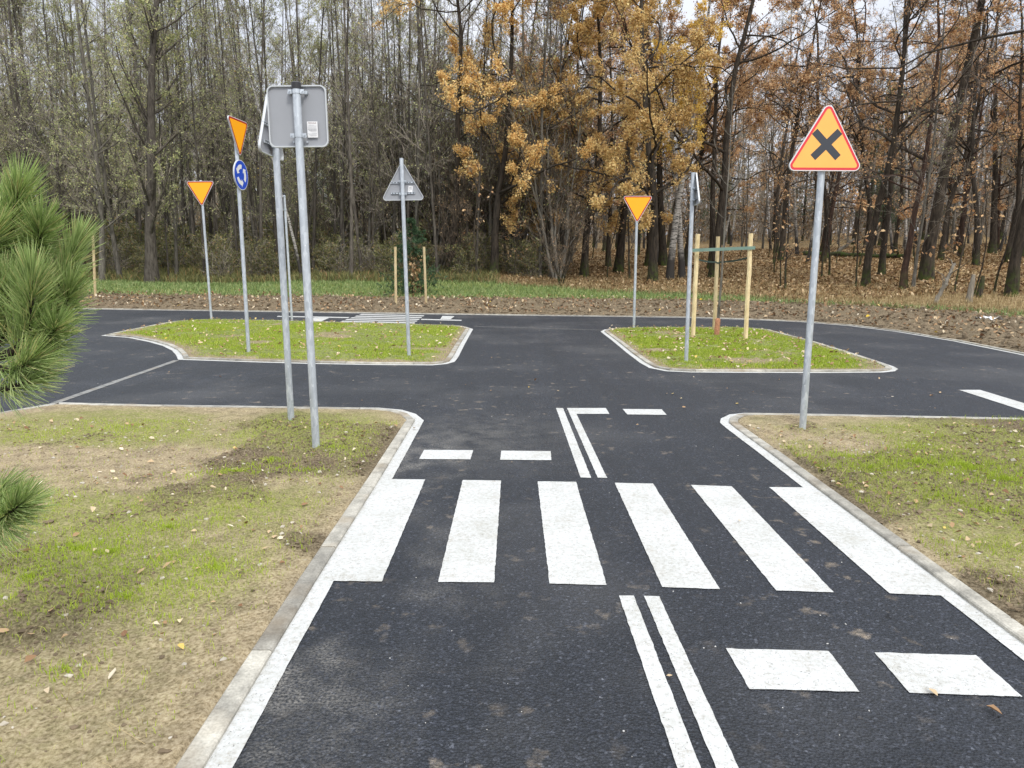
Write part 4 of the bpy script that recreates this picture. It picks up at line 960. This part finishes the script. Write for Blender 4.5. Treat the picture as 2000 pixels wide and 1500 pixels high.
def spruce(seed, H=14, rad=.16, layers=26, mats=('bark_dark', 'spruce'), t0=.12, width=.2, name='spruce_tree', needle=.11, dens_=1.0):
    r = np.random.RandomState(seed); root = bpy.data.objects.new(name, None); COL.objects.link(root); n = 10
    P = np.zeros((1, n, 3)); P[0, :, 2] = np.linspace(-.2, H, n); Rr = (rad * (1 - .93 * np.linspace(0, 1, n)))[None]; v, f = tubes(P, Rr, 8); mesh_obj('trunk', v, [f], M[mats[0]], root, smooth=True)
    L = np.array([H]); B, RB, LB, _ = spawn(P, Rr, L, layers * 6, 6, width, (68, 95), .05, -.02, t0, .99, .22, r, shape=lambda t: 1.05 * (1 - t) + .06)
    T, RT_, LT, _ = spawn(B, RB, LB, 9, 4, .32, (40, 70), .08, -.03, .15, 1, .5, r, rmin=.004)
    v1, f1 = tubes(B, RB, 3); cnt = 26 * dens_; N_ = len(T); c = r.poisson(cnt * .5, N_); id_ = np.repeat(np.arange(N_), c); m_ = len(id_)
    t = r.rand(m_) * 2.999; i = t.astype(int); w = (t - i)[:, None]; C_ = T[id_, i] * (1 - w) + T[id_, i + 1] * w; D_ = T[id_, -1] - T[id_, 0]; D_ /= np.linalg.norm(D_, axis=1, keepdims=True)
    d = D_ + r.randn(m_, 3) * .55; d /= np.linalg.norm(d, axis=1, keepdims=True); s = r.randn(m_, 3); s = np.cross(d, s); s /= np.linalg.norm(s, axis=1, keepdims=True)
    q = np.stack([C_ - s * needle * .10, C_ + s * needle * .10, C_ + d * needle + s * needle * .03, C_ + d * needle - s * needle * .03], 1).reshape(-1, 3)
    fq = np.arange(m_ * 4).reshape(-1, 4) + len(v1)
    mesh_obj('crown', np.concatenate([v1, q]), [f1, fq], [M['twig_dark'], M[mats[1]]], root, midx=np.concatenate([np.zeros(len(f1), int), np.ones(m_, int)]), fattrs=dict(rnd=r.rand(len(f1) + m_)))
    return root

used = set()
def place(proto, x, y, z, rz, s, label, cat, group=None, sz=None, tilt=(0, 0)):
    if proto.name not in used: used.add(proto.name); o = proto
    else:
        o = proto.copy(); COL.objects.link(o)
        for ch in proto.children:
            c = ch.copy(); COL.objects.link(c); c.parent = o
    o.location = (x, y, z); o.rotation_euler = (tilt[0], tilt[1], rz); o.scale = (s, s, sz or s)
    if 'faces' in o.keys(): del o['faces']
    for k in ('label', 'category', 'group'):
        if k in o.keys(): del o[k]
    tag(o, label, cat, group); return o

M['bark_dark2'] = m_bark('bark_alder_dark', (.04, .034, .028), (.13, .115, .095), 12, False)
P_al = [alder(101, 19, .105, leafn=4.5), alder(102, 17, .08, 30, 2.2), alder(103, 20, .13, 32, 4.5), alder(104, 18, .075, 28, .5)]
def pole_tree(seed, H, rad, nl, mats=('bark_dark2', 'twig_grey', 'leaf_alder'), leafn=.8):
    return make_tree('alder_tree', seed, H, rad, .018, [
        LV(cnt=nl, n=6, length=.13, ang=(30, 60), gnarl=.10, up=.10, t0=.22, t1=.98, rr=.35, k=3),
        LV(cnt=6, n=4, length=.5, ang=(25, 60), gnarl=.14, up=.06, t0=.15, t1=1, rr=.5, rmin=.006),
        LV(cnt=3, n=3, length=.5, ang=(25, 60), gnarl=.18, up=.04, t0=.1, t1=1, rr=.55, rmin=.005)], dict(n=leafn, size=.08, spread=.05, cut=.1), [M[x] for x in mats], flare=1.15)
P_po = [pole_tree(111, 19, .085, 30), pole_tree(112, 17, .065, 26), pole_tree(113, 18, .1, 30, leafn=2), pole_tree(114, 15, .05, 24)]
P_alL = alder(105, 19, .27, 40, 9.0, mats=('bark_dark2', 'twig_grey', 'leaf_alder'))
P_ok = [oak(201, 17, .2, 19, leafn=8.5, mats=('bark_dark', 'twig_dark', 'leaf_amber'), cut=.12, size=.105, t0=.15), oak(202, 17, .17, 18, leafn=5, cut=.3), oak(203, 19, .16, 18, 1.3, .35), oak(204, 17, .15, 17, 3.5, .45, mats=('bark_red', 'twig_dark', 'leaf_oak')), oak(205, 20, .23, 17, 2.2, .3)]
P_ok.append(oak(206, 18, .16, 18, leafn=4.5, mats=('bark_dark', 'twig_grey', 'leaf_amber'), cut=.3, size=.10, t0=.3))
P_bi = [birch(301, 16, .19, leafn=13, cut=.0), birch(302, 18, .10, .8), birch(303, 17, .09, .25)]
M['twig_brown'] = m_bark('twig_brown', (.12, .09, .065), (.27, .21, .15), 5)
P_wi = [willow(401, 7, .045, 8, .5, ('bark_grey', 'twig_brown', 'leaf_alder')), willow(402, 5.5, .04, 7, .3, ('bark_dark', 'twig_brown', 'leaf_oak')), willow(403, 9, .055, 7, 1.1, ('bark_grey', 'twig_brown', 'leaf_alder'))]
P_sa = [sapling(501), sapling(502, 3.5, .03, 1.6), sapling(503, 5.5, .045, .15)]
P_bu = [bush(601), bush(602, 1.7, 10, 5), bush(603, 2.0, 8, 1.6, size=.08)]
P_sp = spruce(701)

rf = np.random.RandomState(99)
spots = []
def put(protos, px, py, label, cat, s=1.0, group=None, rz=None, tilt=(0, 0), sz=None, r_clear=1.0):
    x, y, z = land_point(px, py); spots.append((x, y, r_clear))
    p = protos if not isinstance(protos, list) else protos[rf.randint(len(protos))]
    return place(p, x, y, z, rf.rand() * 6.28 if rz is None else rz, s, label, cat, group, sz, tilt)
# ---- trees that can be told apart
put(P_alL, 297, 553, 'thickest grey trunked alder at the edge of the left wood right of the pine', 'tree', 1.0, rz=.5)
put(P_al[2], 198, 550, 'dark trunked alder just right of the pine tuft at the wood edge', 'tree', 1.0)
put(P_al[0], 236, 548, 'slender alder between the dark edge alder and the thickest left trunk', 'tree', 1.0)
put(P_al[1], 345, 540, 'slim alder just right of the thickest left trunk', 'tree')
put(P_bi[2], 590, 545, 'thin pale birch stem between the two nearest left posts and the tree line', 'tree', .9, tilt=(0, -.09))
put(P_ok[0], 1275, 552, 'oak with amber orange crown behind the right give way sign', 'tree', 1.0, rz=1.0)
put(P_ok[0], 1140, 541, 'orange leaved oak with straight dark trunk left of the right give way sign', 'tree', 1.0, rz=3.6)
put(P_ok[0], 1062, 535, 'orange leaved oak behind the bare many stemmed shrub', 'tree', .95, rz=5.2)
put(P_ok[5], 880, 540, 'pale yellow leaved oak rising above the bare willows', 'tree', 1.05, rz=1.5)
put(P_ok[0], 965, 542, 'tan leaved oak between the pale yellow oak and the many stemmed shrub', 'tree', 1.0, rz=4.1)
put(P_ok[1], 1000, 520, 'rust leaved oak behind the bare shrubs in the middle', 'tree', 1.05, rz=2.2)
put(P_ok[4], 1392, 545, 'tall dark oak with heavy limbs rising behind the staked young tree', 'tree', .95, rz=.3)
put(P_bi[0], 1308, 548, 'golden birch with dark foot, left stem of the birch pair', 'tree', .95)
put(P_bi[0], 1332, 546, 'golden birch with dark foot, right stem of the birch pair', 'tree', .9, rz=2.5, tilt=(0, .05))
put(P_bi[1], 1558, 500, 'white birch trunk left of the orange cross warning sign post', 'tree', 1.2)
put(P_sa[2], 1535, 566, 'thin pale dead stem left of the cross warning sign post', 'tree', 1.1)
put(P_ok[3], 1606, 515, 'reddish trunked oak right behind the cross warning sign post', 'tree', 1.0, rz=1.1)
put(P_ok[2], 1690, 560, 'dark leaning oak right of the cross warning sign post', 'tree', .9, rz=4.0, tilt=(0, .06))
put(P_ok[1], 1722, 541, 'mossy footed slim oak behind the dark leaning oak', 'tree', .9, rz=.7)
put(P_ok[3], 1764, 567, 'straight reddish oak in the middle of the right wood', 'tree', .85, rz=2.0)
put(P_al[3], 1782, 568, 'slim grey stem beside the straight reddish oak', 'tree', .8)
put(P_ok[4], 1808, 550, 'thickest mossy oak trunk of the right wood', 'tree', 1.05, rz=5.0)
put(P_ok[2], 1905, 522, 'dark oak standing between the thickest oak and the right edge oak', 'tree', 1.0, rz=.9)
put(P_ok[2], 1975, 580, 'stout dark oak nearest the right edge of the picture', 'tree', 1.1, rz=3.2)
put(P_ok[2], 2050, 560, 'oak just outside the right edge with branches reaching in', 'tree', 1.1, rz=2.4)
put(P_wi[1], 1095, 561, 'bare many stemmed shrub in front of the orange oaks', 'shrub', .75)
put(P_sa[0], 938, 551, 'bare crooked sapling left of the many stemmed shrub', 'sapling', 1.2)
put(P_sa[1], 1003, 546, 'small bare sapling between the crooked sapling and the shrub', 'sapling', .9)
put(P_sa[0], 1187, 547, 'thin dark sapling left of the right give way post', 'sapling', 1.1)
put(P_sa[2], 1231, 549, 'thin straight sapling directly left of the right give way post', 'sapling', 1.2)
put(P_sa[1], 1523, 565, 'leafy sapling beside the pale dead stem', 'sapling', 1.1)
put(P_sa[1], 1865, 574, 'forked sapling with rusty leaves near the leaning stick', 'sapling', 1.3)
put(P_sa[0], 1900, 580, 'thin brown sapling left of the right edge oak', 'sapling', 1.0)
put(P_sa[2], 1940, 575, 'bare sapling touching the right edge oak', 'sapling', .9)
put(P_sa[1], 1670, 566, 'rust leaved sapling in front of the fallen log', 'sapling', 1.4)
# small planted spruce between the two stakes
sp = spruce(712, H=2.9, rad=.035, layers=13, t0=.02, width=.5, needle=.10, name='small_spruce', dens_=1.3)
x, y, z = land_point(806, 578); place(sp, x, y, z, .4, 1.0, 'small dark spruce growing between two wooden stakes', 'tree')
spots.append((x, y, 1.2))
X = x + .1 + rf.randn(160) * .16; Zs = rf.rand(160) * 1.7; flakes('dead_leaves', X, y - .35 + .25 * Zs / 1.7 + rf.randn(160) * .08, z + .1 + Zs, .12, M['leaf_litter'], 'brown dead leaves caught in the small spruce', 'leaves', 33, .9)

# ---- the wood behind
def rnd_spot(xr0, xr1, y0, y1, clear, low=False):
    for _ in range(60):
        yy_ = math.sqrt(rf.uniform(y0 * y0, y1 * y1)); xx_ = rf.uniform(xr0, xr1) * yy_; D_ = float(edge_D(np.array(xx_), np.array(yy_)))
        lim = (10.3 if low else 11.2)
        if D_ < lim: continue
        if all((xx_ - a) ** 2 + (yy_ - b) ** 2 > (clear + c * .3) ** 2 for a, b, c in spots): break
    spots.append((xx_, yy_, clear)); return xx_, yy_, float(terrain(np.array(xx_), np.array(yy_)))
WOOD = []; KINDS = dict(alder_tree='grey alder', oak_tree='brown leaved oak', birch_tree='thin pale birch', willow_shrub='twiggy grey willow', sapling='young sapling', bush='low green bush', spruce_tree='dark spruce')
def wood(protos, cnt, xr0, xr1, y0, y1, label, cat, group, s0=.85, s1=1.15, clear=.8):
    for i in range(cnt):
        x, y, z = rnd_spot(xr0, xr1, y0, y1, clear, cat == 'bush')
        pr_ = protos[rf.randint(len(protos))]
        WOOD.append((place(pr_, x, y, z, rf.rand() * 6.28, rf.uniform(s0, s1), label, cat, group, tilt=(rf.randn() * .025, rf.randn() * .025)), KINDS[pr_.name.split('.')[0]]))
wood(P_po, 85, -.85, -.05, 34, 46, 'slender grey alder', 'tree', 'slender alders of the left wood', clear=.45)
wood([P_al[0], P_al[1], P_al[3], P_al[2]], 66, -.85, -.14, 36, 54, 'slender grey alder among many alike in the left wood', 'tree', 'slender alders of the left wood')
wood([P_al[1], P_al[3], P_al[0]], 60, -.85, -.08, 56, 82, 'distant slender alder deep in the left wood', 'tree', 'distant alders deep in the left wood', .9, 1.2)
wood([P_wi[0], P_wi[2], P_wi[2], P_al[3]], 40, -.26, .08, 34.5, 48, 'twiggy willow or thin alder behind the grey back side triangle sign', 'shrub', 'twiggy growth behind the left island', 1.0, 1.55)
wood([P_ok[1], P_ok[2], P_ok[3], P_ok[4]], 34, .05, .9, 37, 60, 'brown leaved oak among many alike in the right wood', 'tree', 'oaks of the right wood', .85, 1.15, 1.6)
wood([P_bi[1], P_bi[2], P_al[3]], 60, -.1, .85, 40, 80, 'thin bare birch or grey stem inside the wood', 'tree', 'thin stems inside the right wood', .85, 1.1, .7)
wood([P_ok[2], P_ok[1], P_al[3]], 40, 0, .95, 60, 88, 'distant brown oak deep in the right wood', 'tree', 'distant oaks deep in the right wood', .9, 1.15, 1.4)
wood([P_sp], 40, -.9, 1.0, 56, 96, 'dark spruce far back between the bare trunks', 'tree', 'dark spruces far back in the wood', .8, 1.15, 2)
wood([P_bu[0], P_bu[1], P_bu[2]], 60, -.85, -.03, 34.0, 38,'low green bush', 'bush', 'green bushes under the left wood', .7, 1.1, .4)
wood([P_bu[0], P_bu[1]], 80, -.85, -.08, 36, 50, 'low green bush in the undergrowth of the left wood', 'bush', 'green bushes under the left wood', .9, 1.45, .7)
wood([P_bu[0], P_bu[2], P_wi[1]], 14, -.12, .07, 34.5, 42, 'low olive bush behind the small spruce', 'bush', 'olive bushes behind the small spruce', .7, 1.0, .6)
wood(P_sa, 34, .02, .9, 34, 55, 'young rusty or bare sapling under the right wood', 'sapling', 'saplings under the right wood', .8, 1.4, .7)

# each remaining tree is told apart by its depth in the wood and the landmark it stands beside
LM = [(60, 'the pine branches'), (297, 'the thickest left alder'), (393, 'the leftmost give way sign'), (468, 'the blue roundabout sign'), (584, 'the square sign panel'), (700, 'the far crossing'), (790, 'the grey triangle sign'), (938, 'the crooked sapling'), (1095, 'the many stemmed shrub'), (1245, 'the right give way sign'), (1400, 'the staked young tree'), (1600, 'the cross warning sign'), (1690, 'the dark leaning oak'), (1808, 'the thickest mossy oak'), (1970, 'the right edge oak')]
ORD = ['first', 'second', 'third', 'fourth', 'fifth', 'sixth', 'seventh', 'eighth', 'ninth', 'tenth', 'eleventh', 'twelfth', 'thirteenth', 'fourteenth', 'fifteenth', 'sixteenth']
def relabel():
    B = {}
    for o, kd in WOOD:
        x, y, _z = o.location; px = 1000 + F_PX * x / y; q = min(LM, key=lambda l: abs(l[0] - px)); D_ = float(edge_D(np.array(x), np.array(y)))
        row = 'at the front' if D_ < 16 else 'second rows' if D_ < 22 else 'midway in' if D_ < 34 else 'far back'
        rel = 'beyond the left picture edge' if px < 0 else 'beyond the right picture edge' if px > 2000 else ('left of ' if px < q[0] else 'right of ') + q[1]
        B.setdefault('%s %s, %s' % (kd, row, rel), []).append((px, o))
    for lb, l in B.items():
        l.sort(key=lambda t: t[0])
        for i, (px, o) in enumerate(l): o['label'] = lb if len(l) == 1 or len(l) > 16 else '%s, %s from left' % (lb, ORD[i])
relabel()

# distant wood: mass of trunks and twigs beyond the last separate trees
def far_mass():
    r = np.random.RandomState(1234); n = 760; Y = r.uniform(86, 125, n); X = r.uniform(-1.0, 1.05, n) * Y; Z = terrain(X, Y); H = r.uniform(13, 21, n); k = 6
    P = np.zeros((n, k, 3)); t = np.linspace(0, 1, k); P[..., 0] = X[:, None] + r.randn(n, 1) * t * .8; P[..., 1] = Y[:, None]; P[..., 2] = Z[:, None] + H[:, None] * t
    Rr = r.uniform(.09, .2, n)[:, None] * (1 - .85 * t)[None]; v0, f0 = tubes(P, Rr, 4)
    A, RA, LA, _ = spawn(P, Rr, H, 15, 5, .22, (35, 75), .2, .06, .15, 1, .4, r, rmin=.03); B, RB, LB, id_ = spawn(A, RA, LA, 6, 4, .5, (30, 70), .2, .03, .1, 1, .5, r, rmin=.022)
    v1, f1 = tubes(A, RA, 3); v2, f2 = tubes(B, RB, 3); v3, f3 = leaves(B, .8, .3, .3, r)
    n2 = 2600; Yb = r.uniform(84, 128, n2); Xb = r.uniform(-1.0, 1.05, n2) * Yb; Pb = np.zeros((n2, 4, 3)); hb = r.uniform(2.5, 7, n2); tb = np.linspace(0, 1, 4)
    Pb[..., 0] = Xb[:, None] + r.randn(n2, 1) * tb; Pb[..., 1] = Yb[:, None]; Pb[..., 2] = terrain(Xb, Yb)[:, None] + hb[:, None] * tb; Rb = np.full((n2, 4), .05)
    A2, RA2, LA2, _ = spawn(Pb, Rb, hb, 10, 4, .5, (25, 75), .2, .05, .0, 1, .6, r, rmin=.03); q0, g0 = tubes(np.concatenate([A2, ]), RA2, 3); q1, g1 = leaves(A2, 3.0, .32, .35, r)
    v2 = np.concatenate([v2, q0]); f2 = np.concatenate([f2, g0 + len(v2) - len(q0)]); f3 = np.concatenate([f3, g1 + len(v3)]); v3 = np.concatenate([v3, q1])
    V_ = np.concatenate([v0, v1, v2, v3]); F_ = [f0, f1 + len(v0), f2 + len(v0) + len(v1), f3 + len(v0) + len(v1) + len(v2)]
    mi = np.concatenate([np.zeros(len(f0) + len(f1) + len(f2), int), np.ones(len(f3), int)])
    o = mesh_obj('distant_wood', V_, F_, [M['twig_grey'], M['leaf_litter']], midx=mi, fattrs=dict(rnd=r.rand(len(mi)))); tag(o, 'far mass of trunks and twigs closing the view through the wood', 'wood', kind='stuff')
far_mass()

# fallen log with leaning limb
def log_obj(px0, px1, rad, label, mt, name='fallen_log', z0=.1, z1=.1, Y=None):
    a = land_point(*px0); b = land_point(*px1) if Y is None else on_plane(*px1, a[1] + Y)
    A_ = Vector(a) + Vector((0, 0, z0)); B_ = Vector(b) + Vector((0, 0, z1)); n = 12; pts = [A_.lerp(B_, i / (n - 1)) + Vector((0, rf.randn() * .04, rf.randn() * .035)) for i in range(n)]
    mb = MB(); mb.tube([p - A_ for p in pts], [rad * (1 - .5 * i / n) for i in range(n)], 10)
    d = (B_ - A_).normalized()
    for k in range(5):
        p = pts[2 + k * 2] - A_; q = p + (Vector((rf.randn() * .3, rf.randn() * .4, rf.uniform(.15, .6)))); mb.tube([p, (p + q) / 2 + Vector((.05, 0, .02)), q], [rad * .3, rad * .2, rad * .08], 6)
    o = mb.build(name, M[mt], None, True); o.location = A_; tag(o, label, 'log'); return o
log_obj((1570, 500), (1770, 507), .26, 'dark fallen trunk lying across the forest floor behind the right oaks', 'bark_dark', z0=.15, z1=.15)
log_obj((1627, 502), (1668, 470), .16, 'grey broken limb leaning on the dark fallen trunk', 'bark_pale', Y=.3)
log_obj((1826, 596), (1866, 512), .075, 'grey stick leaning towards the saplings right of the mossy oak', 'bark_pale', 'leaning_stick', Y=.4, z0=0, z1=0)
# stumps
for px, py, h_, lb in ((1892, 592, .9, 'pale broken stump in the dry grass near the right edge'), (1912, 583, .75, 'dark short stump right of the pale broken stump')):
    x, y, z = land_point(px, py); mb = MB(); mb.tube([(0, 0, -.1), (0, 0, .1), (.03, 0, h_ * .6), (.07, .02, h_)], [.14, .1, .085, .05], 9); mb.tube([(.02, 0, h_ * .5), (.12, 0, h_ * .8)], [.04, .02], 6)
    o = mb.build('tree_stump', M['bark_pale' if px < 1900 else 'bark_dark'], None, True); o.location = (x, y, z); tag(o, lb, 'stump')
# pale litter on soil at right
x, y, z = land_point(1928, 630); mb = MB(); rr_ = random.Random(4)
g = [[(i * .09 - .27 + rr_.uniform(-.02, .02), j * .09 - .18 + rr_.uniform(-.02, .02), abs(rr_.gauss(.05, .035))) for i in range(7)] for j in range(5)]
mb.add([p for row in g for p in row], [[j * 7 + i, j * 7 + i + 1, (j + 1) * 7 + i + 1, (j + 1) * 7 + i] for j in range(4) for i in range(6)])
o = mb.build('plastic_sheet', M['litter']); o.location = (x, y, z + .05); tag(o, 'crumpled white plastic scrap on the dug soil at right', 'litter')

# young staked tree on the right island
bx, by = G(1397, 655, .03)
yt = make_tree('young_tree', 808, 5.2, .032, .012, [
    LV(cnt=17, n=7, length=.2, ang=(50, 75), gnarl=.05, up=.20, t0=.36, t1=.97, rr=.36, rmin=.0045, k=4),
    LV(cnt=4, n=4, length=.4, ang=(25, 50), gnarl=.08, up=.12, t0=.2, t1=.9, rr=.6, rmin=.003)],
    dict(n=.15, size=.04, spread=.02, cut=0), [M['bark_grey'], M['twig_grey'], M['leaf_oak']], lean=.02, flare=1.05)
place(yt, bx + .03, by, .03, 1.0, 1.0, 'young bare tree with wrapped foot held by three wooden stakes', 'tree', tilt=(0, .025))
mb = MB(); mb.tube([(0, 0, -.02), (0, 0, .12), (.01, 0, .26), (.012, 0, .33), (.02, 0, .36)], [.055, .06, .055, .058, .045], 12); w_ = mb.build('trunk_wrap', M['burlap'], yt, True)

# ------------------------------------------------------------------ pine in the left foreground
def pine():
    r = np.random.RandomState(7); root = empty('pine_tree', (-2.35, 2.1, 0.02), 'young long needled pine whose branches reach in from the left edge', 'tree')
    O = np.array([-2.35, 2.1, .02])
    def pt(px, py, Y): return np.array(on_plane(px, py, Y)) - O
    mb = MB(); mb.tube([(0, 0, -.1), (.01, 0, .7), (0, 0, 1.5), (.02, 0, 2.2)], [.05, .042, .03, .012], 12); mb.build('trunk', M['bark_red'], root, True)
    # shoots: (base px, tip px, depth, needle length, fat)
    S = [((-90, 540), (38, 372), 1.95, 620, .115), ((-120, 600), (10, 400), 2.0, 480, .115), ((-20, 540), (82, 440), 1.95, 560, .11), ((-90, 520), (-10, 450), 1.9, 380, .115),
         ((60, 640), (148, 478), 2.0, 560, .10), ((72, 640), (138, 560), 1.98, 420, .095), ((8, 700), (64, 545), 1.85, 620, .11), ((-30, 700), (20, 560), 1.9, 420, .11),
         ((-60, 650), (0, 560), 1.9, 320, .11), ((5, 690), (108, 640), 1.88, 420, .11), ((-40, 700), (60, 705), 1.84, 380, .12), ((-60, 730), (62, 742), 1.84, 170, .11), ((-60, 600), (40, 520), 2.05, 380, .11),
         ((-120, 1035), (40, 985), 1.8, 620, .12), ((-140, 1000), (0, 962), 1.9, 380, .11)]
    br = MB(); NP = []; 
    for (bp, tp, Y, n, nl) in S:
        a = pt(*bp, Y); b = pt(*tp, Y - .05); mid = (a + b) / 2 + np.array([.01, r.randn() * .03, -.035]); ax = [a + (mid - a) * t * 2 if t < .5 else mid + (b - mid) * (t - .5) * 2 for t in np.linspace(0, 1, 9)]
        ax = np.array(ax); ax[1:-1] = (ax[:-2] + ax[1:-1] * 2 + ax[2:]) / 4
        br.tube([Vector(p) for p in ax], [.0095 - .004 * i / 8 for i in range(9)], 7)
        tk = np.array([0, 0, float(np.clip(a[2] - .1, .3, 2.0))]); br.tube([Vector(tk), Vector((tk + a) / 2 + np.array([0, 0, -.03])), Vector(a)], [.016, .012, .0075], 7)
        n = int(n * .95); t = r.rand(n) ** .6 * .92 + .08; f = t * 8; i = np.minimum(f.astype(int), 7); w = (f - i)[:, None]; C_ = ax[i] * (1 - w) + ax[i + 1] * w; T = ax[i + 1] - ax[i]; T /= np.linalg.norm(T, axis=1, keepdims=True)
        v = r.randn(n, 3); v -= (v * T).sum(1, keepdims=True) * T; v /= np.linalg.norm(v, axis=1, keepdims=True)
        ang = np.radians(r.uniform(28, 58, n) * (1.1 - .7 * t ** 4))[:, None]; d = T * np.cos(ang) + v * np.sin(ang); L_ = (nl * r.uniform(.75, 1.1, n))[:, None]; pts = [C_]
        for s in range(4):
            d = d + T * .05 + np.array([0, 0, -.02]) + r.randn(n, 3) * .015; d /= np.linalg.norm(d, axis=1, keepdims=True); pts.append(pts[-1] + d * L_ / 4)
        NP.append(np.stack(pts, 1))
    br.build('branch', M['bark_dark'], root, True)
    P = np.concatenate(NP); n = len(P); Rr = np.repeat(np.array([[.0010, .00115, .0011, .0009, .0003]]), n, 0); v, f = tubes(P, Rr, 3); rv = np.repeat(r.rand(n), 12)
    mesh_obj('needles', v, [f], M['pine'], root, smooth=True, fattrs=dict(rnd=rv)); return root
pine()
for o in list(bpy.data.objects):
    for k in ('_H', 'faces'):
        if k in o.keys(): del o[k]
print('objects', len(bpy.data.objects), 'verts', sum(len(m_.vertices) for m_ in bpy.data.meshes))
